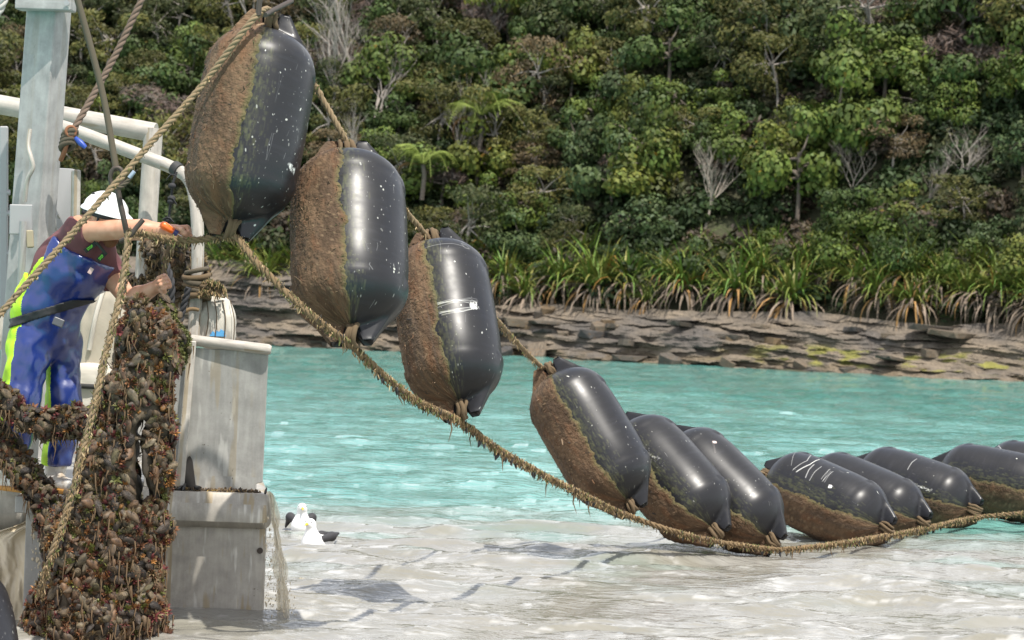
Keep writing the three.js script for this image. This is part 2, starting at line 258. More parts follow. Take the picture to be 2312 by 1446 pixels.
// ---------------------------------------------------------------- plants of the hillside
const leafMat = (c, o = {}) => mat(c, { physical: true, vertexColors: true, roughness: 0.6, specularIntensity: 0.5, ...o });
function leaves(R, blobs, count, w, l, { hang = 0, spread = 0.55, shade = 0.35, dry = 0 } = {}) {
  const pos = [], idx = [], color = [], normal = [], total = blobs.reduce((s, b) => s + b.r * b.r, 0);
  for (const b of blobs) {
    const n = Math.round(count * b.r * b.r / total), tone = 1 + (R() - 0.5) * shade;
    for (let i = 0; i < n; i++) {
      const z = R() * 1.75 - 0.75, a = R() * Math.PI * 2, q = Math.sqrt(Math.max(0, 1 - z * z)), out = V(q * Math.cos(a), z, q * Math.sin(a));
      const rr = b.r * (0.62 + 0.46 * Math.pow(R(), 0.5)) * (1 + 0.25 * ns(out.x * 2 + b.c.x, out.y * 2 + b.c.y, out.z * 2)), c = b.c.clone().add(V(out.x * rr, out.y * rr * (b.f ?? 0.75), out.z * rr));
      const nn = out.clone().add(V((R() - 0.5) * 2 * spread, (R() - 0.3) * spread * 1.4, (R() - 0.5) * 2 * spread)).normalize();
      const dir = V(R() - 0.5, (R() - 0.5) * 0.6 - hang, R() - 0.5); dir.addScaledVector(nn, -dir.dot(nn)).normalize(); const side = nn.clone().cross(dir), s = 0.65 + R() * 0.7, k = pos.length / 3;
      const A = c.clone().addScaledVector(dir, -l * s / 2), B = c.clone().addScaledVector(side, w * s / 2).addScaledVector(nn, w * 0.12), C = c.clone().addScaledVector(dir, l * s / 2), D = c.clone().addScaledVector(side, -w * s / 2).addScaledVector(nn, w * 0.12);
      for (const p of [A, B, C, D]) { pos.push(p.x, p.y, p.z); normal.push(nn.x, nn.y, nn.z); }
      idx.push(k, k + 2, k + 1, k, k + 3, k + 2);
      const v = tone * (0.75 + R() * 0.5), y = R() < dry ? 1 : 0, warm = (R() - 0.5) * 0.24; const cc = y ? [2.3 * v, 1.1 * v, 0.8 * v] : [v * (1 + warm), v, v * (1 - warm)];
      for (let j = 0; j < 4; j++) color.push(...cc);
    }
  }
  return geoFrom(pos, idx, { color, normal });
}
function limbs(R, blobs, h, r) {
  const list = [], top = V((R() - 0.5) * 0.3, h * 0.72, (R() - 0.5) * 0.3), bend = V((R() - 0.5) * 0.35, h * 0.35, (R() - 0.5) * 0.35);
  list.push(tube([V(0, -0.3, 0), bend, top], (t) => r * (1 - 0.5 * t), 6, { step: h / 7 }));
  for (const b of blobs) { const s = 0.35 + R() * 0.6, a = V(0, 0, 0).lerpVectors(bend, top, Math.min(1, s)); list.push(tube([a, a.clone().lerp(b.c, 0.5).add(V((R() - 0.5) * 0.2, 0.06, (R() - 0.5) * 0.2)), b.c], (t) => r * 0.45 * (1 - 0.75 * t), 4, { step: 0.33, caps: false })); }
  return merge(list);
}
function twigs(R, height, spreadAng, depth, r0, curl = 0.25, lift = 0.12) {
  const list = [];
  const grow = (p, dir, len, r, k) => {
    const pts = [p], n = 3; let q = p, d = dir.clone(); for (let i = 0; i < n; i++) { d = d.clone().add(V((R() - 0.5) * curl, lift + (R() - 0.5) * curl * 0.5, (R() - 0.5) * curl)).normalize(); q = q.clone().addScaledVector(d, len / n); pts.push(q); }
    list.push(tube(pts, (t) => r * (1 - 0.45 * t), k > 2 ? 3 : 5, { caps: false })); if (k >= depth) return;
    const m = k === 0 ? 4 : k < 3 ? 3 : 2; for (let i = 0; i < m; i++) { const s = pts[k === 0 ? 2 + (i % 2) : 1 + ((R() * 3) | 0)], a = R() * Math.PI * 2, w = spreadAng * (0.5 + R() * 0.7); const e = d.clone().add(V(Math.cos(a) * w, (R() - 0.3) * 0.3, Math.sin(a) * w)).normalize(); grow(s, e, len * (0.62 + R() * 0.22), r * 0.55, k + 1); }
  };
  grow(V(0, -0.2, 0), V(0, 1, 0), height * 0.42, r0, 0); return merge(list);
}
const bark = mat([0.13, 0.105, 0.085], { roughness: 0.95 }), greyBark = mat([0.30, 0.265, 0.235], { roughness: 0.95 }), paleBark = mat([0.36, 0.31, 0.26], { roughness: 0.95 });
// kinds: each has some shapes (crown and trunk) and some tints
const PR = rng(77);
const round = (n, w, h, y0, r0, r1, f) => { const b = []; for (let i = 0; i < n; i++) { const a = PR() * 6.28, q = Math.sqrt(PR()) * w; b.push({ c: V(Math.cos(a) * q, y0 + PR() * h * (1 - 0.5 * q / w), Math.sin(a) * q), r: r0 + PR() * (r1 - r0), f }); } return b; };
const KINDS = {
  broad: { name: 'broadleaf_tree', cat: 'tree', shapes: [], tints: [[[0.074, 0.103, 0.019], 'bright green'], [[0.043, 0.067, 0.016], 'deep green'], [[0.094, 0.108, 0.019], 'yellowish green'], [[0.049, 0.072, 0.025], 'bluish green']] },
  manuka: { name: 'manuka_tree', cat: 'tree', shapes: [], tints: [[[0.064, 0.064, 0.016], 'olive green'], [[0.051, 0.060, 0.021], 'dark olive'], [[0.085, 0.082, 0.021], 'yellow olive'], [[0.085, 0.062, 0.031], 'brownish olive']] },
  scrub: { name: 'brown_shrub', cat: 'shrub', shapes: [], tints: [[[0.115, 0.085, 0.072], 'mauve brown'], [[0.15, 0.115, 0.095], 'dusty grey brown']] },
  dead: { name: 'bare_tree', cat: 'tree', shapes: [], tints: [] },
};
for (let k = 0; k < 4; k++) { const b = round(13, 1.0, 1.6, 0.85, 0.28, 0.54, 0.8); KINDS.broad.shapes.push([leaves(PR, b, 2050, 0.092, 0.135, { shade: 0.6, dry: 0.004 }), limbs(PR, b, 2.1, 0.07)]); }
for (let k = 0; k < 4; k++) { const b = []; for (let i = 0; i < 12; i++) { const a = PR() * 6.28, q = Math.sqrt(PR()) * 1.05; b.push({ c: V(Math.cos(a) * q, 0.9 + ((i % 4) + PR() * 0.6) * 0.42, Math.sin(a) * q), r: 0.36 + PR() * 0.34, f: 0.42 }); } KINDS.manuka.shapes.push([leaves(PR, b, 2150, 0.052, 0.15, { spread: 1.0, shade: 0.65 }), limbs(PR, b, 2.4, 0.06)]); }
for (let k = 0; k < 3; k++) { const b = round(9, 0.75, 0.9, 0.5, 0.3, 0.5, 0.7); KINDS.scrub.shapes.push([leaves(PR, b, 1600, 0.024, 0.26, { spread: 1.3, shade: 0.4 }), limbs(PR, b, 1.3, 0.045)]); }
for (let k = 0; k < 4; k++) KINDS.dead.shapes.push(twigs(PR, 2.6, 0.55 + 0.1 * k, 5, 0.05, 0.35, 0.10));
for (const k of ['broad', 'manuka', 'scrub']) KINDS[k].mats = KINDS[k].tints.map(([c]) => leafMat(c, k === 'scrub' ? { roughness: 0.9 } : {}));
const marks = [];                                               // bare trees and ferns that others can be told by
function whereabouts(at) { const t = -at.z - shoreZ(at.x), m = marks.find((q) => Math.hypot(q[0].x - at.x, q[0].z - at.z) < 1.7); return m ? `beside ${m[1]}` : t < 5.2 ? 'just above the flax row' : t < 8.6 ? 'midway up the bushy slope' : t < 12 ? 'high on the bushy slope' : 'on the top of the slope'; }
function plantTree(kind, tintNo, shapeNo, at, scale, turn, squash = 1) {
  const place = whereabouts(at), size = scale * squash < 0.72 ? 'low' : scale * squash > 1.15 ? 'tall' : 'middling';
  const K = KINDS[kind], s = K.shapes[shapeNo % K.shapes.length];
  if (kind === 'dead') { const o = thing(K.name, `${size} ${tintNo ? 'pale bare tree with a fan of leafless limbs' : 'grey leafless tree with a haze of dry twigs'} ${place}`, 'tree', at, `${size} ${tintNo ? 'pale bare' : 'grey leafless'} trees ${place}`); part('trunk', s, tintNo ? paleBark : greyBark, o); o.scale.set(scale, scale * squash, scale); o.rotation.y = turn; return o; }
  const tn = K.tints[tintNo][1], what = kind === 'broad' ? 'broad-leaved tree' : kind === 'manuka' ? 'fine-leaved layered tree' : 'twiggy shrub';
  const o = thing(K.name, `${size} ${tn} ${what} ${place}`, K.cat, at, `${size} ${tn} ${what}s ${place}`);
  part('crown', s[0], K.mats[tintNo], o); part('trunk', s[1], kind === 'manuka' ? greyBark : bark, o); o.scale.set(scale, scale * squash, scale); o.rotation.y = turn; return o;
}
// where a line of sight meets the hillside
function onHill(px, py) { let d = 70; for (; d < 125; d += 0.1) { const p = P(px, py, d); if (p.y < groundY(p.x, p.z)) return V(p.x, groundY(p.x, p.z), p.z); } return null; }
{
  const R = rng(2024), special = [[1590, 520, 'dead', 1, 0, 1.05, 1.0], [1735, 480, 'broad', 2, 1, 1.0, 1.1], [1470, 75, 'dead', 1, 2, 0.9, 1], [1560, 40, 'dead', 1, 1, 0.8, 1], [1890, 70, 'dead', 0, 3, 1.2, 1], [2150, 460, 'dead', 0, 1, 1.0, 0.8], [1920, 460, 'dead', 1, 3, 0.75, 0.9], [800, 270, 'dead', 0, 2, 1.6, 1.25], [760, 300, 'dead', 0, 0, 1.3, 1.2], [830, 330, 'dead', 0, 1, 1.4, 1], [1070, 100, 'scrub', 0, 1, 1.6, 1], [1110, 130, 'scrub', 0, 2, 1.3, 1], [640, 60, 'scrub', 1, 0, 1.3, 1], [1400, 470, 'scrub', 1, 1, 0.9, 1.2], [2190, 130, 'scrub', 0, 0, 1.7, 1], [2130, 200, 'scrub', 0, 1, 1.2, 1], [340, 320, 'scrub', 1, 2, 1.3, 1], [430, 340, 'scrub', 0, 0, 1.2, 1], [230, 90, 'scrub', 1, 1, 1.3, 1], [2040, 560, 'scrub', 1, 2, 1.1, 0.8], [1000, 480, 'scrub', 0, 2, 1.0, 1]];
  const used = [];
  for (const [px, py, kind, tn, sh, sc, sq] of special) { const p = onHill(px, py); if (!p) continue; used.push(p); plantTree(kind, tn, sh, p, sc, R() * 6.28, sq); if (kind === 'dead') marks.push([p, tn ? 'a pale bare tree' : 'a grey leafless tree']); }
  for (const [px, py] of [[1085, 322], [955, 432]]) marks.push([onHill(px, py), 'a tree fern']);
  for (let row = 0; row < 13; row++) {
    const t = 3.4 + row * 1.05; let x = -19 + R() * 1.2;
    while (x < 19.5) {
      const xx = x + (R() - 0.5) * 0.5, zz = -(shoreZ(xx) + t + (R() - 0.5) * 0.8), at = V(xx, groundY(xx, zz) - 0.05, zz), [px, py] = toPixel(at);
      x += 1.05 + R() * 0.75;
      if (px < -160 || px > 2480 || py < -230) continue;
      if (px > 560 && px < 600 && py > 560) continue;
      if (px > 2060 && py > 330 && py < 560 && R() < 0.55) continue;            // the deep gap under the trees on that side
      if (px > 1480 && px < 1680 && py > 440 && py < 640) continue;
      const left = sstep(700, 250, px), midR = sstep(1250, 1700, px) * sstep(150, 320, py), q = R();
      let kind = q < 0.50 + 0.25 * midR - 0.28 * left ? 'broad' : q < 0.925 ? 'manuka' : q < 0.968 ? 'scrub' : 'dead';
      const tn = kind === 'broad' ? (R() < 0.32 + 0.25 * midR ? 0 : R() < 0.5 ? 1 : R() < 0.55 ? 2 : 3) : kind === 'manuka' ? (R() < 0.35 ? 0 : R() < 0.4 ? 1 : R() < 0.55 ? 2 : 3) : R() < 0.5 ? 0 : 1;
      const low = row < 2 ? 0.72 : 1, deep = row > 6 && R() < 0.6; plantTree(kind, kind === 'dead' ? 0 : deep && kind !== 'scrub' ? 1 : tn, (R() * 4) | 0, at, (0.66 + R() * R() * 0.85) * low, R() * 6.28, 0.9 + R() * 0.55);  // upper rows get darker leaf tints to stand for shade up there
    }
  }
}
// low growth that covers the ground between the trees
{
  const R = rng(31), b = []; for (let i = 0; i < 5; i++) b.push({ c: V((R() - 0.5) * 0.7, 0.12 + R() * 0.25, (R() - 0.5) * 0.7), r: 0.26 + R() * 0.16, f: 0.8 });
  const g = leaves(R, b, 420, 0.07, 0.15, { spread: 0.9, shade: 0.5 }), ms = [], cs = [];
  for (let i = 0; i < 2600; i++) {
    const x = -24 + 48 * R(), t = 2.6 + 17 * R(), z = -(shoreZ(x) + t), s = 0.7 + R() * 0.7, q = R(), n = 0.7 + R() * 0.6;
    ms.push(new THREE.Matrix4().compose(V(x, groundY(x, z) - 0.05, z), new THREE.Quaternion().setFromEuler(new THREE.Euler(0.3, R() * 6.28, 0)), V(s, s * (0.7 + R() * 0.6), s)));
    cs.push(q < 0.6 ? [0.028 * n, 0.046 * n, 0.014 * n] : q < 0.85 ? [0.045 * n, 0.048 * n, 0.02 * n] : [0.065 * n, 0.048 * n, 0.033 * n]);
  }
  tag(stuffCopies('undergrowth', g, leafMat([1, 1, 1]), ms, scene, cs), 'dark leafy undergrowth covering the ground between the hillside trees', 'undergrowth');
}
// tree ferns
{
  const R = rng(9), frond = (L) => {
    const pos = [], idx = [], color = [], n = 26, at = (t) => V(L * t * (1 - 0.12 * t), L * (0.42 * Math.sin(t * 2.5) - 0.42 * t * t), 0), q = (a, b, c, d) => { const k = pos.length / 3; for (const p of [a, b, c, d]) { pos.push(p.x, p.y, p.z); const v = 0.85 + R() * 0.3; color.push(v, v, v); } idx.push(k, k + 1, k + 2, k, k + 2, k + 3); };
    for (let i = 1; i < n; i++) { const t = i / n, p = at(t), w = L * 0.27 * Math.sin(Math.PI * Math.pow(t, 0.75)) * (0.9 + R() * 0.2) + 0.02; for (const s of [-1, 1]) { const e = p.clone().add(V(w * 0.35, -w * 0.25, s * w)); const f = L / n * 0.55; q(p, p.clone().add(V(f, 0, 0)), e.clone().add(V(f * 0.4, 0, 0)), e); } const p2 = at((i + 1) / n); q(p.clone().add(V(0, 0, 0.008)), p2.clone().add(V(0, 0, 0.008)), p2.clone().add(V(0, 0, -0.008)), p.clone().add(V(0, 0, -0.008))); }
    return geoFrom(pos, idx, { color });
  };
  const fronds = [frond(1.15), frond(1.0), frond(1.3)], fm = leafMat([0.19, 0.24, 0.05]), dm = leafMat([0.22, 0.11, 0.04]);
  for (const [px, py, label, s] of [[1085, 262, 'yellow green tree fern with long drooping fronds above a second smaller fern', 1.25], [955, 372, 'small pale green tree fern lower on the slope than the large one', 1.05]]) {
    const base = onHill(px, py + 60), top = P(px, py, toPixel(base)[2] - 2.6); const o = thing('tree_fern', label, 'tree fern', V(top.x, base.y, top.z)); const h = top.y - base.y;
    part('trunk', tube([V(0, -0.4, 0), V(0.05, h * 0.5, 0), V(0, h, 0)], 0.07, 7), bark, o);
    for (let k = 0; k < 15; k++) { const f = part('frond', fronds[k % 3], k === 9 ? dm : fm, o); f.position.set(0, h, 0); f.rotation.set(0, k * 2.4 + R() * 0.4, (R() - 0.35) * 0.5 - (k === 9 ? 0.7 : 0)); f.scale.setScalar(s * (0.85 + R() * 0.3)); }
  }
}
// flax clumps along the top of the rocks
{
  const R = rng(5150);
  const blade = (pos, idx, color, a, len, w, lean, droop, base, c) => {
    const n = 6, dir = V(Math.cos(a), 0, Math.sin(a)), side = V(-Math.sin(a), 0, Math.cos(a)); let p = base.clone(), ang = lean; const k0 = pos.length / 3;
    for (let i = 0; i <= n; i++) { const t = i / n, ww = w * (1 - t * t * t) * (0.75 + 0.5 * Math.sin(Math.PI * Math.min(1, t * 1.3))) + 0.002; for (const s of [-1, 0, 1]) { pos.push(p.x + side.x * s * ww, p.y + (s ? ww * 0.45 : 0), p.z + side.z * s * ww); const v = 0.9 + 0.2 * R(); color.push(c[0] * v, c[1] * v, c[2] * v); } ang += droop / n * (0.4 + 1.2 * t); p = p.clone().addScaledVector(dir, Math.sin(ang) * len / n).add(V(0, Math.cos(ang) * len / n, 0)); }
    for (let i = 0; i < n; i++) for (let j = 0; j < 2; j++) { const q = k0 + i * 3 + j; idx.push(q, q + 1, q + 4, q, q + 4, q + 3); }
  };
  const shapes = [];
  for (let k = 0; k < 5; k++) {
    const pos = [], idx = [], color = [], p2 = [], i2 = [], c2 = [];
    for (let i = 0; i < 150; i++) { const q = R(), c = q < 0.80 ? [0.10 + R() * 0.07, 0.155 + R() * 0.06, 0.038] : q < 0.97 ? [0.23, 0.22, 0.06] : [0.32, 0.17, 0.04]; blade(pos, idx, color, R() * 6.28, 0.7 + R() * 0.65, 0.013 + R() * 0.011, 0.06 + R() * 0.95, 0.6 + R() * 1.9, V((R() - 0.5) * 0.3, 0, (R() - 0.5) * 0.3), c); }
    for (let i = 0; i < 70; i++) { const g = 0.75 + R() * 0.5; blade(p2, i2, c2, R() * 6.28, 0.6 + R() * 0.7, 0.018 + R() * 0.012, 0.9 + R() * 0.8, 1.6 + R() * 0.7, V((R() - 0.5) * 0.25, 0.02, (R() - 0.5) * 0.25), R() < 0.8 ? [0.20 * g, 0.155 * g, 0.118 * g] : [0.28 * g, 0.16 * g, 0.06 * g]); }
    shapes.push([geoFrom(pos, idx, { color }), geoFrom(p2, i2, { color: c2 })]);
  }
  const gm = leafMat([1, 1, 1], { roughness: 0.45 }), dm = leafMat([1, 1, 1], { roughness: 0.9 });
  const spots = [[600, 600, 1], [560, 570, 0.8], [660, 590, 0.8], [1140, 605, 1], [1190, 640, 0.85], [1270, 610, 0.95], [1350, 625, 1.15], [1420, 620, 0.9], [1545, 625, 1.15], [1495, 600, 0.8], [1620, 590, 0.8], [1660, 640, 1.0], [1720, 605, 0.9], [1785, 650, 1.1], [1820, 590, 0.95], [1860, 560, 0.9], [1900, 575, 1.1], [1930, 610, 0.9], [1985, 640, 0.9], [2060, 655, 1.05], [2050, 600, 0.9], [2120, 615, 0.8], [2180, 640, 1.0], [2250, 655, 1.05], [2300, 630, 0.95], [2345, 665, 1.0], [1460, 650, 0.7], [1090, 570, 0.9], [1240, 570, 0.8], [1320, 560, 0.8], [1400, 560, 0.8], [1580, 545, 0.7], [1690, 560, 0.8], [1750, 555, 0.8], [1980, 570, 0.8], [2210, 590, 0.8], [1040, 590, 0.9], [960, 590, 0.9], [860, 600, 0.9], [760, 590, 0.9], [2400, 640, 1], [500, 590, 0.9]];
  for (const [px, py, s] of spots) {
    const y2 = py + 42, p = onHill(px, Math.min(y2, 702 + 0.035 * (px - CX))); if (!p) continue;
    const high = py < 600, big = s < 0.85 ? 'small' : s > 1.02 ? 'large' : 'middling', lab = high ? `${big} arching green flax clump growing behind the row along the rocks` : `${big} flax clump with a skirt of dead leaves over the rock ledge`; const o = thing('flax_clump', lab, 'flax', p.add(V(0, 0.06, high ? 0 : 0.45)), high ? `${big} flax clumps behind the front row` : `${big} flax clumps along the rock edge`); const k = (R() * 5) | 0;
    part('leaves', shapes[k][0], gm, o); part('dead_skirt', shapes[k][1], dm, o); o.scale.setScalar(s * (1.05 + 0.45 * R())); o.rotation.y = R() * 6.28;
  }
}

// ---------------------------------------------------------------- mussel floats
const FR = 0.295, FL = 0.625;                                     // radius, half length
// radius of the float's cross-section at height y in direction th (0 = the side with the growth): a barrel with domed ends that carries a flat lug at each end
function floatR(y, th) {
  const a = Math.abs(y), hc = 0.315, dome = 0.215; let b;
  if (a < hc) b = FR * (1 - 0.05 * Math.pow(a / hc, 4)); else { const q = Math.min(1, (a - hc) / dome); b = FR * 0.95 * Math.pow(Math.max(0, 1 - Math.pow(q, 2.0)), 0.54); }
  const wide = lerp(FR * 0.965, 0.10, Math.pow(Math.min(1, Math.max(0, (a - 0.315) / (FL - 0.315))), 1.1)), thick = lerp(0.05, 0.026, Math.min(1, Math.max(0, (a - 0.4) / 0.2)));
  const c = Math.abs(Math.cos(th)), s = Math.abs(Math.sin(th)), flat = Math.min(wide / Math.max(c, 1e-4), thick / Math.max(s, 1e-4)) * (1 - 0.06 * Math.pow(2 * c * s, 2));
  if (a < hc - 0.03) return b; const k = 0.03, h = Math.max(k - Math.abs(b - flat), 0) / k; return Math.max(b, flat) + h * h * k * 0.25;
}
function floatPoint(y, th, out = 0) {
  let r = floatR(y, th) + out; const u = r * Math.cos(th), v = r * Math.sin(th), a = Math.abs(y), cut = sstep(0.055, 0.032, Math.abs(u)) * Math.max(0, a - 0.545);
  return V(u, Math.sign(y) * (a - cut), v);
}
function floatGrid(t0, t1, nt, y0, y1, ny, offset, color) {
  const pos = [], uv = [], idx = [], col = [];
  for (let j = 0; j <= ny; j++) for (let i = 0; i <= nt; i++) { const y = lerp(y0, y1, j / ny), th = lerp(t0, t1, i / nt), o = offset ? offset(y, th, i, j) : 0, p = floatPoint(y, th, o); pos.push(p.x, p.y, p.z); uv.push(th / (2 * Math.PI), y / (2 * FL) + 0.5); if (color) col.push(...color(y, th, o)); }
  for (let j = 0; j < ny; j++) for (let i = 0; i < nt; i++) { const a = j * (nt + 1) + i, b = a + nt + 1; idx.push(a, b, b + 1, a, b + 1, a + 1); }
  return { pos, uv, idx, col, nt, ny };
}
const shellGeo = (() => {
  const nt = 72, ny = 84, q = floatGrid(0, 2 * Math.PI, nt, -FL, FL, ny);
  for (const e of [0, ny]) { const c = q.pos.length / 3; q.pos.push(0, (e ? 1 : -1) * 0.545, 0); q.uv.push(0.5, e ? 1 : 0); for (let i = 0; i < nt; i++) { const a = e * (nt + 1) + i; e ? q.idx.push(c, a + 1, a) : q.idx.push(c, a, a + 1); } }
  const g = geoFrom(q.pos, q.idx, { uv: q.uv }), n = g.attributes.normal; // close the seam
  for (let j = 0; j <= ny; j++) { const a = j * (nt + 1), b = a + nt, m = V(n.getX(a) + n.getX(b), n.getY(a) + n.getY(b), n.getZ(a) + n.getZ(b)).normalize(); n.setXYZ(a, m.x, m.y, m.z); n.setXYZ(b, m.x, m.y, m.z); }
  return g;
})();
function shellTexture(seed, flecks, marks) {
  const R = rng(seed), W = 1024, H = 512;
  return paint(W, H, (x) => {
    x.fillStyle = 'rgb(31,31,34)'; x.fillRect(0, 0, W, H);
    for (let i = 0; i < 900; i++) { const v = 28 + R() * 22; x.fillStyle = `rgba(${v},${v},${v + 4},0.25)`; x.fillRect(R() * W, R() * H, 10 + R() * 70, 1 + R() * 8); }
    const X = (deg) => deg / 360 * W, Y = (v) => (1 - v) * H;
    for (const side of [90, 270]) for (let i = 0; i < 700; i++) { const s = side === 90 ? 1 : -1, a = side + s * (Math.abs(R() + R() + R() - 1.5) * 22 - 4), g = 50 + R() * 45; x.fillStyle = `rgba(${g},${g * 1.02},${g * 0.7},${0.12 + R() * 0.35})`; x.fillRect(X(a), R() * H, 2 + R() * 7, 2 + R() * 16); }
    for (let i = 0; i < flecks; i++) { const a = 92 + R() * 176, s = 0.5 + R() * R() * 2.2, g = 150 + R() * 100; x.fillStyle = `rgba(${g},${g},${g * 0.95},${0.35 + R() * 0.6})`; x.beginPath(); x.ellipse(X(a), R() * H, s * 1.2, s * (0.7 + R() * 1.6), R() * 3, 0, 7); x.fill(); }
    for (let i = 0; i < flecks / 14; i++) { x.strokeStyle = `rgba(215,215,210,${0.25 + R() * 0.4})`; x.lineWidth = 0.7 + R() * 0.8; const a = X(95 + R() * 160), b = R() * H; x.beginPath(); x.moveTo(a, b); x.lineTo(a + (R() - 0.5) * 12, b + 4 + R() * 18); x.stroke(); }
    for (const m of marks ?? []) {
      x.strokeStyle = x.fillStyle = `rgba(${m.c ?? '232,232,226'},${(m.o ?? 0.9) * 0.72})`;
      if (m.blob) { for (let i = 0; i < 40; i++) { x.beginPath(); x.ellipse(X(m.blob[0] + (R() + R() - 1) * m.blob[2]), Y(m.blob[1] + (R() + R() - 1) * m.blob[3]), 1 + R() * 5, 1 + R() * 2.5, R() * 3, 0, 7); x.fill(); } continue; }
      const p = m.line; for (let k = 0; k < (m.n ?? 1); k++) { x.lineWidth = (m.w ?? 2) * (0.35 + 0.8 * R()); x.beginPath(); p.forEach(([a, v], i) => { const dx = X(a + (R() - 0.5) * (m.j ?? 3)), dy = Y(v + (m.s ?? 0) * (R() - 0.5)); i ? x.lineTo(dx, dy) : x.moveTo(dx, dy); }); x.stroke(); }
    }
  });
}
const shellRough = dataTex(256, 256, (u, v) => { const q = 0.82 + 0.5 * tileFbm(u, v, 6, 4) + 0.2 * tileFbm(u, v, 40, 2); return [q, q, q].map((e) => Math.min(1, Math.max(0.5, e))); });
const growthBump = dataTex(256, 256, (u, v) => { const q = 0.5 + 0.9 * tileFbm(u, v, 22, 3) + 0.5 * tileFbm(u, v, 60, 2); return [q, q, q].map((e) => Math.min(1, Math.max(0, e))); }); growthBump.repeat.set(3, 2);
const growthMat = mat([1, 1, 1], { vertexColors: true, roughness: 0.88, bumpMap: growthBump, bumpScale: 0.010 });
const bitGeo = (() => { const g = new THREE.IcosahedronGeometry(1, 0); g.scale(0.5, 1.25, 0.4); return g; })(), bitMat = mat([1, 1, 1], { roughness: 0.8 });
const lashMat = mat([0.12, 0.082, 0.045], { roughness: 0.95 }), ropeMat = mat([0.175, 0.118, 0.062], { roughness: 0.95 }), wornRopeMat = mat([0.21, 0.152, 0.088], { roughness: 0.95 });
const FLOATS = [];
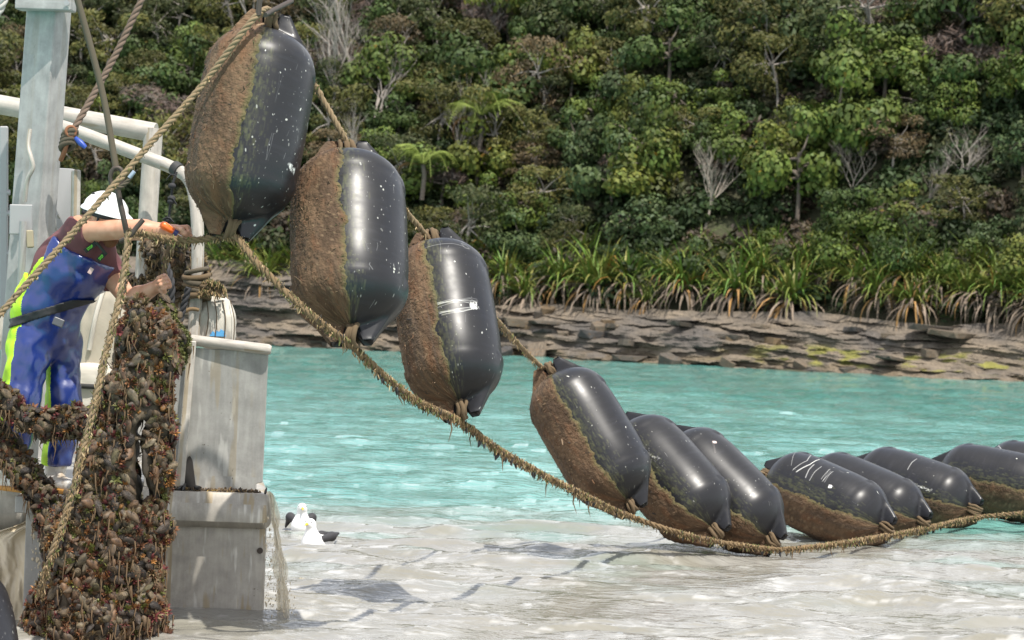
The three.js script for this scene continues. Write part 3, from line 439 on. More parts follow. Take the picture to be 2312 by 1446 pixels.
// A, B: ends in the photograph's pixels; d: distance of the middle; brown faces down-left, turned by roll towards the viewer
function makeFloat({ A, B, d, roll = 0, seed, flecks = 120, marks, label, near = 1, flip = 1, girth = 1 }) {
  const mid = P((A[0] + B[0]) / 2, (A[1] + B[1]) / 2, d), flat = Math.hypot(A[0] - B[0], A[1] - B[1]) / F * d, dz = Math.sqrt(Math.max(0, (2 * FL) ** 2 - flat * flat)) * flip;
  const pa = P(A[0], A[1], d + dz / 2), pb = P(B[0], B[1], d - dz / 2), Y = pa.clone().sub(pb).normalize(), view = mid.clone().sub(camera.position).normalize();
  let side = Y.clone().cross(view).normalize(); const left = V(-1, -0.35, 0); if (side.dot(left) < 0) side.negate();
  const toCam = view.clone().negate().addScaledVector(Y, view.dot(Y)).normalize(), U = side.clone().multiplyScalar(Math.cos(roll)).addScaledVector(toCam, Math.sin(roll)).normalize(), W = U.clone().cross(Y);
  const o = thing('mussel_float', label, 'float', mid); o.quaternion.setFromRotationMatrix(new THREE.Matrix4().makeBasis(U, Y, W)); o.scale.set(girth, 1, girth); const faces = W.dot(toCam) > 0 ? 1 : -1;
  const tex = shellTexture(seed, flecks, marks?.map((m) => faces > 0 ? m : { ...m, line: m.line?.map(([a, v]) => [360 - a, v]), blob: m.blob && [360 - m.blob[0], ...m.blob.slice(1)] }));
  part('shell', shellGeo, mat([1, 1, 1], { physical: true, map: tex, roughness: 0.44, roughnessMap: shellRough, specularIntensity: 0.75 }), o);
  const edge = (y, s) => 1.50 + 0.12 * ns(y * 4, s * 3 + seed) + 0.09 * ns(y * 15, s * 7, seed) + 0.05 * ns(y * 55, s, seed);
  const fat = (y, th) => { const e = edge(y, Math.sign(th)), q = sstep(e + 0.05, e - 0.10, Math.abs(th)); return -0.006 + q * (0.012 + 0.010 * (fbm(th * 4, y * 6, seed, 4) + 0.3) + 0.007 * Math.max(0, ns(th * 15, y * 19, seed) - 0.15) + 0.0018 * ns(th * 50, y * 60, 1)); };
  const nt = near ? 80 : 44, nyy = near ? 124 : 70;
  const q = floatGrid(-1.72, 1.72, nt, -FL, FL, nyy, fat, (y, th) => {
    const n = fbm(th * 2.2, y * 3.2, seed + 2, 4), s = ns(th * 30, y * 34, seed), streak = fbm(th * 7, y * 0.9, seed + 5, 3); let c = mix3([0.060, 0.034, 0.017], [0.138, 0.082, 0.044], sstep(-0.3, 0.35, n + 0.4 * s)); c = mix3(c, [0.135, 0.062, 0.027], 0.65 * sstep(0.0, 0.3, fbm(th * 4, y * 5, seed + 9))); c = mix3(c, [0.075, 0.052, 0.034], 0.7 * sstep(0.1, 0.35, streak)); if (ns(th * 55, y * 62, seed) > 0.45) c = mix3(c, [0.22, 0.15, 0.085], 0.6);
    const e = edge(y, Math.sign(th)); return mix3(c, [0.085, 0.088, 0.03], 0.7 * sstep(e - 0.13, e - 0.0, Math.abs(th) + 0.1 * n));
  });
  part('growth', geoFrom(q.pos, q.idx, { uv: q.uv, color: q.col }), growthMat, o);
  const R = rng(seed * 7 + 1), ms = [], cs = [], n = near ? 1300 : 420;
  for (let i = 0; i < n; i++) {
    const onEdge = R() < 0.16, th = onEdge ? (R() < 0.5 ? -1 : 1) * (1.36 + R() * 0.16) : (R() * 2 - 1) * 1.4, y = (R() * 2 - 1) * 0.585, p = floatPoint(y, th, Math.max(0, fat(y, th)) + 0.002), s = (0.0024 + 0.0075 * R() * R() * R()) * (onEdge ? 1.15 : i % 24 === 0 ? 2.6 : 1);
    ms.push(new THREE.Matrix4().compose(p, new THREE.Quaternion().setFromEuler(new THREE.Euler(R() * 6, R() * 6, R() * 6)), V(s * 0.8, s * (0.8 + R() * 2.2), s * 0.8))); const k = R(), v = 0.7 + R() * 0.7;
    cs.push(onEdge ? (k < 0.45 ? [0.045 * v, 0.055 * v, 0.016 * v] : [0.05 * v, 0.04 * v, 0.025 * v]) : k < 0.13 ? [0.24 * v, 0.165 * v, 0.10 * v] : k < 0.4 ? [0.15 * v, 0.08 * v, 0.04 * v] : k < 0.85 ? [0.10 * v, 0.065 * v, 0.035 * v] : [0.03, 0.026, 0.024]);
  }
  stuffCopies('growth_specks', bitGeo, bitMat, ms, o, cs);
  // lashings through the two lugs
  for (const e of [1, -1]) {
    const list = []; for (let k = 0; k < 4; k++) { const r = 0.034 + 0.012 * R(), t = R() * 3.1, pts = []; for (let i = 0; i < 10; i++) { const a = i / 10 * 6.283; pts.push(V((k - 1.5) * 0.016 + 0.02 * Math.sin(a + t) * R(), e * (0.575 + Math.cos(a) * r * 1.3), Math.sin(a) * (r + 0.012))); } list.push(tube(pts, 0.011 + R() * 0.005, 6, { closed: true, step: 0.014 })); }
    part('lashing', merge(list), lashMat, o);
  }
  o.updateMatrixWorld(true);
  const f = { o, a: V(0, 0.585, 0).applyMatrix4(o.matrixWorld), b: V(0, -0.585, 0).applyMatrix4(o.matrixWorld) }; FLOATS.push(f); return f;
}
const dash = (a0, v0, a1, v1, w = 2, o = 0.85) => ({ line: [[a0, v0], [(a0 + a1) / 2, (v0 + v1) / 2 + 0.006], [a1, v1]], w, o });
makeFloat({ A: [614, 26], B: [520, 538], d: 16.8, roll: -0.06, seed: 1, flecks: 430, label: 'topmost hanging black float, white-flecked, lifted highest with brown growth on one half', marks: [{ blob: [152, 0.31, 9, 0.02], o: 0.7 }, { line: [[118, 0.42], [116, 0.36], [117, 0.3]], n: 4, j: 5, w: 1, o: 0.5 }, { line: [[112, 0.55], [114, 0.68]], n: 2, j: 6, w: 1, o: 0.4 }] });
makeFloat({ A: [785, 318], B: [795, 775], d: 16.9, roll: -0.02, seed: 2, girth: 1.04, flecks: 330, label: 'second hanging black float down the line, plain dark side and brown crusted half', marks: [dash(150, 0.78, 140, 0.72, 1.5, 0.6), dash(105, 0.36, 108, 0.31, 1.5, 0.6), dash(118, 0.36, 119, 0.32, 2, 0.7), dash(110, 0.26, 114, 0.23, 2, 0.5)] });
makeFloat({ A: [978, 520], B: [1044, 940], d: 18.5, roll: -0.12, seed: 3, girth: 0.97, flecks: 200, label: 'third hanging black float, with white smears and a scratched loop on its dark side', marks: [{ line: [[84, 0.475], [105, 0.485], [128, 0.49], [138, 0.50]], n: 6, j: 3, s: 0.035, w: 1.6, o: 0.8 }, { line: [[90, 0.43], [115, 0.435], [138, 0.46]], n: 5, j: 4, s: 0.02, w: 2.2, o: 0.6 }, { blob: [132, 0.465, 8, 0.02], o: 0.8 }, { line: [[82, 0.80], [100, 0.805], [120, 0.81], [136, 0.80]], n: 2, j: 2, s: 0.008, w: 1.6, o: 0.8 }, { line: [[134, 0.82], [142, 0.815], [143, 0.79], [135, 0.79], [134, 0.82]], n: 2, j: 2, w: 1.4, o: 0.8 }, { line: [[100, 0.9], [103, 0.82], [100, 0.70]], n: 2, j: 2, w: 1.2, o: 0.5 }] });
makeFloat({ A: [1236, 824], B: [1432, 1152], d: 22.4, roll: -0.03, seed: 4, flecks: 130, label: 'tilted black float where the line meets the water, wholly in view with its fouled underside', marks: [] });
makeFloat({ A: [1400, 955], B: [1622, 1206], d: 23.0, roll: -0.08, seed: 5, girth: 1.02, flecks: 90, label: 'black float half hidden behind the tilted one, pointed lug hanging at its lower end', marks: [{ blob: [98, 0.55, 8, 0.12], o: 0.35 }] });
makeFloat({ A: [1508, 985], B: [1750, 1226], d: 23.3, roll: -0.1, seed: 6, flecks: 70, label: 'black float with one pale scratch, lowest of the three leaning together', marks: [{ line: [[140, 0.68], [128, 0.60]], n: 4, j: 5, w: 1.4, o: 0.6, c: '225,205,195' }, { blob: [141, 0.67, 4, 0.01], o: 0.6, c: '225,205,195' }] });
makeFloat({ A: [1727, 1070], B: [2004, 1194], d: 25.0, roll: 0.02, seed: 7, flecks: 60, near: 0, label: 'floating black float covered in crossing white scratches', marks: [dash(160, 0.80, 118, 0.72, 3), { line: [[165, 0.70], [140, 0.66], [112, 0.69]], n: 2, j: 3, w: 3 }, { line: [[160, 0.62], [135, 0.62], [112, 0.66]], n: 3, j: 3, w: 2.5 }, dash(140, 0.60, 108, 0.58, 3), dash(140, 0.55, 108, 0.545, 2.5), { line: [[142, 0.48], [115, 0.47]], n: 5, j: 5, s: 0.04, w: 3, o: 0.6 }, { blob: [112, 0.4, 3, 0.01] }] });
makeFloat({ A: [1822, 1066], B: [2086, 1180], d: 26.2, roll: 0.0, seed: 8, girth: 0.95, flecks: 40, near: 0, label: 'plain black float floating just behind the scratched one' });
makeFloat({ A: [1928, 1062], B: [2202, 1152], d: 27.0, roll: 0.0, seed: 9, flecks: 60, near: 0, label: 'floating black float with a chalky waterline and short vertical scratch', marks: [dash(150, 0.5, 120, 0.5, 2.5), { blob: [98, 0.35, 4, 0.1], o: 0.6 }] });
makeFloat({ A: [2110, 1062], B: [2400, 1120], d: 27.6, roll: 0.04, seed: 10, flecks: 40, near: 0, label: 'black float lying almost level on the water, cut by the picture edge beyond the others', marks: [{ blob: [120, 0.9, 5, 0.02], o: 0.5, c: '200,190,150' }] });
makeFloat({ A: [2212, 1052], B: [2500, 1105], d: 29.0, roll: 0.0, seed: 11, flecks: 30, near: 0, label: 'farthest black float, peeping over the level one with a white stripe', marks: [dash(165, 0.86, 130, 0.80, 4)] });
makeFloat({ A: [-122, 1262], B: [-62, 1745], d: 15.4, roll: 0.3, seed: 12, flecks: 200, flip: 1, label: 'black float beside the stern with only its wet curved flank showing' });

// ---------------------------------------------------------------- backbone ropes
function fuzz(name, pts, r, n, seed, parent, big = 1) {
  const R = rng(seed), c = new THREE.CatmullRomCurve3(pts, false, 'centripetal'), ms = [], cs = [];
  for (let i = 0; i < n; i++) { const t = R(), p = c.getPointAt(t), a = R() * 6.28, h = big * (0.006 + 0.022 * R() * R()), q = p.clone().add(V(Math.cos(a) * r, Math.sin(a) * r * 0.9 - h * 0.4, Math.sin(a * 1.7) * r)); ms.push(new THREE.Matrix4().compose(q, new THREE.Quaternion().setFromEuler(new THREE.Euler((R() - 0.5) * 1.6, R() * 6, (R() - 0.5) * 1.6)), V(0.004 + R() * 0.006, h, 0.004 + R() * 0.006))); const k = R(), v = 0.6 + R() * 0.8; cs.push(k < 0.5 ? [0.21 * v, 0.14 * v, 0.065 * v] : k < 0.7 ? [0.1 * v, 0.11 * v, 0.03 * v] : k < 0.85 ? [0.035, 0.028, 0.022] : [0.36 * v, 0.27 * v, 0.15 * v]); }
  return stuffCopies(name, bitGeo, bitMat, ms, parent, cs);
}
const muss = (() => { // a closed mussel: beak at the top, rounded below
  const pos = [], idx = [], uv = [], n = 9, m = 10; for (let j = 0; j <= n; j++) { const t = j / n, y = 0.5 - t, w = 0.27 * Math.pow(Math.sin(Math.PI * Math.pow(t, 0.72)), 0.75), d = 0.17 * Math.pow(Math.sin(Math.PI * Math.pow(t, 0.62)), 0.8), cx = 0.10 * Math.sin(t * 2.6); for (let i = 0; i <= m; i++) { const a = i / m * 6.2832, s = Math.sin(a), rim = 1 - 0.25 * Math.pow(Math.abs(Math.cos(a)), 3) * 0; pos.push(cx + w * 0.88 * Math.cos(a), y, d * s * rim * (1 - 0.25 * Math.abs(Math.cos(a)))); uv.push(i / m, t * 0.6); } }
  for (let j = 0; j < n; j++) for (let i = 0; i < m; i++) { const a = j * (m + 1) + i, b = a + m + 1; idx.push(a, a + 1, b + 1, a, b + 1, b); } return geoFrom(pos, idx, { uv });
})();
const blackShell = mat([0.018, 0.017, 0.018], { roughness: 0.28 });
{
  const f = FLOATS, near = [P(288, 523, 16.55), P(320, 528, 16.6), P(380, 541, 16.72), P(440, 543, 16.74), f[0].b.clone().add(V(0.01, -0.03, 0.03)), P(575, 588, 16.5), P(640, 655, 16.45), P(715, 722, 16.4), f[1].b.clone().add(V(-0.02, -0.03, 0.04)), P(870, 852, 16.9), P(945, 908, 17.5), f[2].b.clone().add(V(-0.02, -0.05, 0.04)), P(1120, 1012, 18.9), P(1210, 1064, 19.9), P(1300, 1110, 20.8), f[3].b.clone().add(V(0.0, -0.07, 0.05)), P(1520, 1200, 22.3), f[4].b.clone().add(V(0, -0.06, 0.04)), f[5].b.clone().add(V(0, -0.05, 0.05)), P(1850, 1234, 23.4), f[6].b.clone().add(V(0, -0.05, 0.05)), f[7].b.clone().add(V(0, -0.05, 0.05)), f[8].b.clone().add(V(0, -0.06, 0.05)), P(2312, 1160, 26.6), P(2480, 1150, 27.5)];
  const o = thing('backbone_rope', 'brown weedy rope strung along the lower ends of all the floats', 'rope'); part('rope', laidRope(near, 0.0185, { wobble: 0.6 }), ropeMat, o); fuzz('rope_weed', near, 0.023, 5200, 71, o);
  const c = new THREE.CatmullRomCurve3(near, false, 'centripetal'), R = rng(88);
  for (let i = 0; i < 46; i++) { const p = c.getPointAt(0.12 + 0.86 * R()), m = part('mussel', muss, blackShell, o); const s = 0.03 + R() * 0.03; m.position.copy(p).add(V((R() - 0.5) * 0.03, -0.035, (R() - 0.3) * 0.03)); m.scale.setScalar(s); m.rotation.set(R() - 0.5, R() * 6, R() - 0.5); }
  for (let i = 0; i < 26; i++) { const p = c.getPointAt(0.1 + 0.88 * R()), l = 0.05 + R() * 0.10; part('weed_strand', tube([p, p.clone().add(V((R() - 0.5) * 0.03, -l * 0.5, 0.02)), p.clone().add(V((R() - 0.5) * 0.05, -l, 0.02))], (t) => 0.006 * (1.2 - t), 4), lashMat, o); }
  const far = [P(-140, 870, 15.9), P(0, 708, 16.0), P(120, 575, 16.1), P(240, 438, 16.25), P(345, 318, 16.4), P(460, 188, 16.55), P(585, 30, 16.62), f[0].a.clone().add(V(0.02, 0.02, -0.02)), P(665, 120, 17.15), P(716, 203, 17.2), f[1].a.clone().add(V(0.02, 0, 0)), P(860, 410, 18.3), P(920, 482, 18.6), f[2].a.clone().add(V(-0.03, -0.01, 0)), P(1060, 645, 20.3), P(1116, 717, 21.2), f[3].a.clone().add(V(-0.05, 0.0, 0)), P(1330, 920, 23.2), f[4].a, f[5].a, f[6].a, f[7].a, f[8].a, f[9].a, f[10].a, P(2420, 1062, 30.5)];
  const o2 = thing('backbone_rope', 'taut tan rope running over the topmost float and down along the upper ends', 'rope'); part('rope', laidRope(far, 0.0168, { wobble: 0.3 }), wornRopeMat, o2); fuzz('rope_weed', far.slice(8, 20), 0.021, 900, 72, o2); fuzz('rope_weed', far.slice(0, 7), 0.02, 260, 73, o2, 0.6);
}

// ---------------------------------------------------------------- the barge
function metalTex(seed, base, streak, rust) {
  const g = (k, q) => base.split(',')[k] / 255 * q; return dataTex(288, 288, (u, v) => {
    const cloud = tileFbm(u, v, 4 + seed, 4), down = tileFbm(u, v * 0.12, 30, 3), fine = tileFbm(u, v, 70, 2), run = sstep(0.12, 0.34, tileFbm(u + 0.31, v * 0.16 + 0.2, 17, 3) + 0.35 * tileFbm(u, v, 3, 2)), tanned = sstep(0.16, 0.34, tileFbm(u + 0.7, v * 0.1, 9, 3) + 0.3 * tileFbm(u, v, 5, 2)), fleck = sstep(0.40, 0.46, tileFbm(u + 0.13, v * 0.5, 60, 2) + 0.25 * tileFbm(u, v, 6, 2));
    const q = 0.95 + 0.22 * cloud + 0.10 * down + 0.06 * fine; let c = [g(0, q), g(1, q), g(2, q)]; c = mix3(c, [0.90, 0.89, 0.86], streak * run); c = mix3(c, [0.60, 0.52, 0.38], rust * tanned); c = mix3(c, [0.24, 0.19, 0.14], Math.min(1, rust * 2.2) * fleck); return c.map((e) => Math.min(1, Math.max(0, e)));
  }, true);
}
const plateMap = metalTex(3, '166,164,159', 0.35, 0.3), hullMap = metalTex(4, '172,166,156', 0.55, 0.6), pipeMap = metalTex(5, '200,195,187', 0.3, 0.5), galvMap = metalTex(6, '184,187,189', 0.10, 0.10); galvMap.repeat.set(1.2, 1.0); pipeMap.repeat.set(1, 1.4);
const plateMat = mat([0.95, 0.95, 0.95], { map: plateMap, roughness: 0.5, metalness: 0.25 }), hullMat = mat([0.95, 0.95, 0.95], { map: hullMap, roughness: 0.42, metalness: 0.2 }), pipeMat = mat([0.76, 0.74, 0.72], { map: pipeMap, roughness: 0.5 }), galvMat = mat([0.74, 0.70, 0.665], { map: galvMap, roughness: 0.5, metalness: 0.08 });
const darkSteel = mat([0.07, 0.055, 0.045], { roughness: 0.6, metalness: 0.4 }), rustMat = mat([0.23, 0.10, 0.05], { roughness: 0.9 }), blackRope = mat([0.025, 0.025, 0.028], { roughness: 0.8 }), greyMat = mat([0.33, 0.33, 0.33], { roughness: 0.5, metalness: 0.3 });
// a box whose axis runs from a to b, turned about it
function beam(a, b, w, d, turn = 0, r = 0.008) { const L = a.distanceTo(b), g = boxUV(new RoundedBoxGeometry(w, L, d, 2, r)), y = b.clone().sub(a).normalize(), z = V(Math.sin(turn), 0, Math.cos(turn)), x = y.clone().cross(z).normalize(); g.applyMatrix4(new THREE.Matrix4().makeBasis(x, y, x.clone().cross(y)).setPosition(a.clone().add(b).multiplyScalar(0.5))); return g; }
const barge = thing('mussel_barge', 'grey aluminium mussel barge with pipe rails and a galvanised post', 'boat');
{
  const B = barge, prof = (list, x0, x1, bev) => { const s = new THREE.Shape(); list.forEach(([z, y], i) => i ? s.lineTo(z, y) : s.moveTo(z, y)); const g = new THREE.ExtrudeGeometry(s, { depth: x1 - x0 - 2 * bev, bevelEnabled: true, bevelSize: bev, bevelThickness: bev, bevelSegments: 4, curveSegments: 8 }); g.applyMatrix4(new THREE.Matrix4().makeBasis(V(0, 0, 1), V(0, 1, 0), V(-1, 0, 0))); g.translate(x1 - bev, 0, 0); return boxUV(g, 1.6); };
  const c2 = (g) => { const q = g.attributes.position; for (let i = 0; i < q.count; i++) q.setX(i, q.getX(i) - Math.max(0, -18.0 - q.getZ(i)) * 0.11); return toCreasedNormals(g, 0.7); };
  part('hull', c2(prof([[-20.4, -0.4], [-18.05, -0.4], [-18.05, 0.51], [-20.4, 0.51]], -3.4, P(599, 1290, 18.02).x, 0.03)), hullMat, B);
  part('fender_strake', c2(prof([[-20.3, 0.535], [-18.0, 0.535], [-17.98, 0.55], [-17.975, 0.60], [-17.995, 0.635], [-20.3, 0.64]], -3.3, P(613, 1150, 18).x, 0.05)), hullMat, B);
  part('waterline_paint', boxUV(box(0.09, 0.05, 0.01, P(402, 1390, 17.985))), mat([0.06, 0.33, 0.55], { roughness: 0.5 }), B);
  const bolt = new THREE.CylinderGeometry(0.017, 0.017, 0.02, 14); bolt.rotateX(Math.PI / 2); const bp = P(586, 1245, 18); part('drain_plug', bolt.translate(bp.x, bp.y, -18.01), darkSteel, B);
  part('deck', boxUV(box(1.5, 0.03, 2.2, V(-2.55, 0.70, -19.35))), plateMat, B);
  part('bulwark', boxUV(box(1.5, 0.55, 0.04, V(-2.75, 0.98, -20.3))), plateMat, B);
  part('step', boxUV(box(0.36, 0.09, 1.1, V(-2.43, 0.652, -17.5))), plateMat, B); part('step_leg', boxUV(box(0.3, 0.9, 0.9, V(-2.43, 0.15, -17.6))), plateMat, B);
  { // the tall side plate with a cut lower corner
    const a = P(440, 780, 18.12), b = P(604, 795, 18.12), c = P(588, 1108, 18.12), s = new THREE.Shape(); s.moveTo(-1.96, 0.69); s.lineTo(c.x - 0.03, 0.69); s.lineTo(c.x - 0.03, 0.735); s.lineTo(c.x + 0.005, 0.745); s.lineTo(b.x, b.y); s.lineTo(-1.96, b.y + 0.005);
    const g = new THREE.ExtrudeGeometry(s, { depth: 0.02, bevelEnabled: true, bevelSize: 0.004, bevelThickness: 0.004, bevelSegments: 1 }); g.translate(0, 0, -18.13); part('side_plate', toCreasedNormals(boxUV(g, 1.3), 0.5), plateMat, B);
    part('side_plate', boxUV(box(0.16, 0.8, 0.02, V(-1.985, 1.09, -18.16))), plateMat, B);
  }
  part('capping_pipe', tube([P(330, 755, 18.35), P(385, 762, 18.12), P(470, 773, 18.1), P(606, 790, 18.08), P(612, 791, 18.08)], [0.031, 0.031, 0.031, 0.031, 0.022], 14), pipeMat, B);
  part('corner_angle', beam(P(405, 1102, 18.05), P(433, 770, 18.06), 0.05, 0.03, 0.2), pipeMat, B);
  part('dark_opening', (() => { const s = new THREE.Shape(), p = (a, b) => { const q = P(a, b, 18.085); return [q.x, q.y]; }; s.moveTo(...p(414, 1108)); s.lineTo(...p(418, 1050)); s.quadraticCurveTo(...p(426, 1015), ...p(434, 1045)); s.lineTo(...p(442, 1108)); const g = new THREE.ExtrudeGeometry(s, { depth: 0.012, bevelEnabled: false }); g.translate(0, 0, -18.10); return g; })(), mat([0.025, 0.022, 0.02], { roughness: 0.8 }), B);  // black sheet painted in for the dark inside of an arched opening
  // rails
  part('top_rail', tube([P(-80, 222, 19), P(120, 258, 19), P(350, 300, 18.9)], 0.058, 16, { step: 0.1 }), pipeMat, B);
  part('rail_post', tube([P(346, 292, 18.9), P(334, 480, 18.85), P(318, 760, 18.8)], 0.057, 16, { step: 0.1 }), pipeMat, B);
  part('hand_rail', tube([P(120, 280, 18.75), P(180, 300, 18.7), P(300, 345, 18.65), P(395, 382, 18.6), P(424, 402, 18.55), P(440, 450, 18.45), P(446, 540, 18.4), P(443, 660, 18.38), P(436, 775, 18.35)], (t) => 0.040 - 0.004 * t, 14, { step: 0.05 }), pipeMat, B);
  part('rail_band', tube([P(392, 378, 18.6), P(404, 386, 18.58)], 0.043, 14), mat([0.03, 0.03, 0.03], { roughness: 0.6 }), B);
  part('brace_bar', beam(P(428, 770, 18.33), P(446, 660, 18.36), 0.03, 0.02, 0.3), pipeMat, B);
  // galvanised post with its cap plate and fittings
  const post = part('post', beam(P(30, 1090, 17.8), P(114, -30, 17.75), 0.195, 0.17, -0.42, 0.012), galvMat, B);
  part('cap_plate', beam(P(40, 2, 17.62), P(166, 6, 17.6), 0.10, 0.16, 0.2), galvMat, post);
  const cb = new THREE.CylinderGeometry(0.016, 0.016, 0.02, 6); cb.rotateX(Math.PI / 2); part('bolt', cb.translate(...P(150, 7, 17.5).toArray()), greyMat, post);
  part('bent_handle', tube([P(67, 292, 17.6), P(63, 330, 17.58), P(70, 358, 17.55), P(74, 378, 17.55), P(62, 405, 17.57), P(55, 455, 17.6)], 0.0125, 8, { step: 0.02 }), pipeMat, post);
  part('paddle_plate', beam(P(46, 530, 17.55), P(47, 462, 17.55), 0.125, 0.015, 0.1, 0.006), greyMat, post);
  part('clamp_rod', tube([P(52, 500, 17.5), P(50, 560, 17.5), P(46, 645, 17.52)], 0.021, 10), galvMat, post); part('clamp_block', beam(P(66, 520, 17.52), P(68, 560, 17.52), 0.04, 0.05, 0.1), mat([0.33, 0.29, 0.2], { roughness: 0.8 }), post);
  // ladder frame at the edge and the rounded door plate behind the man
  const lad = part('ladder', beam(P(8, 700, 18.2), P(8, 285, 18.2), 0.05, 0.03, 0, 0.01), greyMat, B);
  for (const y of [433, 480, 570]) part('rung', tube([P(-40, y, 18.2), P(22, y + 2, 18.2)], 0.016, 8), greyMat, lad);
  { const s = new THREE.Shape(), a = 0.16, b = 0.42; s.moveTo(-a, -b); s.lineTo(a, -b); s.lineTo(a, b - 0.06); s.quadraticCurveTo(a, b, a - 0.06, b); s.lineTo(-a, b); const g = new THREE.ExtrudeGeometry(s, { depth: 0.02, bevelEnabled: true, bevelSize: 0.006, bevelThickness: 0.006, bevelSegments: 2, curveSegments: 6 }), q = P(115, 538, 19.3); g.rotateY(0.5).translate(q.x, q.y, q.z); const d = part('door_plate', toCreasedNormals(g, 0.6), greyMat, B); part('frame', beam(P(166, 700, 19.1), P(171, 384, 19.1), 0.045, 0.10, 0.3, 0.012), pipeMat, d); part('handle', tube([P(133, 492, 19.0), P(125, 485, 18.9), P(124, 515, 18.9), P(132, 520, 19.0)], 0.008, 6, { step: 0.02 }), galvMat, d); }
  part('grab_bar', tube([P(198, 645, 18.6), P(199, 690, 18.55), P(192, 712, 18.5), P(165, 728, 18.4)], 0.011, 8, { step: 0.02 }), galvMat, B);
  // the rounded pontoon end
  part('pontoon', (() => { const g = new RoundedBoxGeometry(0.9, 0.27, 0.9, 6, 0.105); g.translate(P(95, 1100, 17.5).x - 0.45, 0.605, -17.85); return boxUV(g, 1.4); })(), hullMat, B).geometry.computeVertexNormals();
  part('pontoon_leg', boxUV(box(0.8, 0.9, 0.8, V(P(85, 1100, 17.5).x - 0.43, 0.06, -17.92), 0.05), 1.4), hullMat, B);
  B.children.find((c) => c.name === 'pontoon').geometry = toCreasedNormals(B.children.find((c) => c.name === 'pontoon').geometry, 0.8);
}
// broken shell and weed that lies on the ledge of the barge
{
  const R = rng(61), ms = [], cs = [];
  for (let i = 0; i < 330; i++) { const x = -1.95 + 0.56 * R(), q = R(), z = -18.02 - 0.07 * R(), s = 0.006 + 0.014 * R() * R(); ms.push(new THREE.Matrix4().compose(V(x, 0.687 + s * 0.4, z), new THREE.Quaternion().setFromEuler(new THREE.Euler(R() * 6, R() * 6, R() * 6)), V(s, s * 1.3, s))); const v = 0.6 + R() * 0.8; cs.push(q < 0.4 ? [0.1 * v, 0.07 * v, 0.04 * v] : q < 0.7 ? [0.04, 0.03, 0.024] : q < 0.9 ? [0.2 * v, 0.13 * v, 0.06 * v] : [0.3, 0.2, 0.06]); }
  tag(stuffCopies('shell_debris', bitGeo, bitMat, ms, scene, cs), 'broken shell and weed scattered along the ledge of the barge', 'debris');
  for (const [px, py, s, t] of [[415, 1107, 0.07, 1.3], [445, 1098, 0.08, 0.3], [600, 1113, 0.05, 1.4], [408, 1100, 0.06, 0.8]]) { const m = solo('loose_mussel', muss, blackShell, 'loose dark mussel lying on the barge ledge among the debris', 'mussel', 'loose mussels on the barge ledge'); m.position.copy(P(px, py, 18.03)); m.position.y = 0.70; m.scale.setScalar(s); m.rotation.set(1.2, t, t); }
}
// bulk bags
function bag(name, label, c, w, h, d, seed, m, taper = 0) {
  const g = new THREE.SphereGeometry(1, 72, 60), p = g.attributes.position; for (let i = 0; i < p.count; i++) { let x = p.getX(i), y = p.getY(i), z = p.getZ(i); const f = (v, k) => Math.sign(v) * Math.pow(Math.abs(v), k); x = f(x, 0.62); y = f(y, 0.55); z = f(z, 0.62); const k = 1 + 0.10 * fbm(x * 1.3, y * 1.1, z * 1.3 + seed, 3) + 0.05 * (1 - 2 * Math.abs(ns(x * 2.6 + seed, y * 1.2, z * 2.6))) + 0.02 * ns(x * 9, y * 4, z * 9 + seed), q = 1 - taper * sstep(0, 1, y); p.setXYZ(i, x * w * k * q, y * h * (1 + 0.04 * ns(x * 2, z * 2, seed)), z * d * k * q); } g.computeVertexNormals();
  const o = thing(name, label, 'bag', c); part('sack', g, m, o); return o;
}
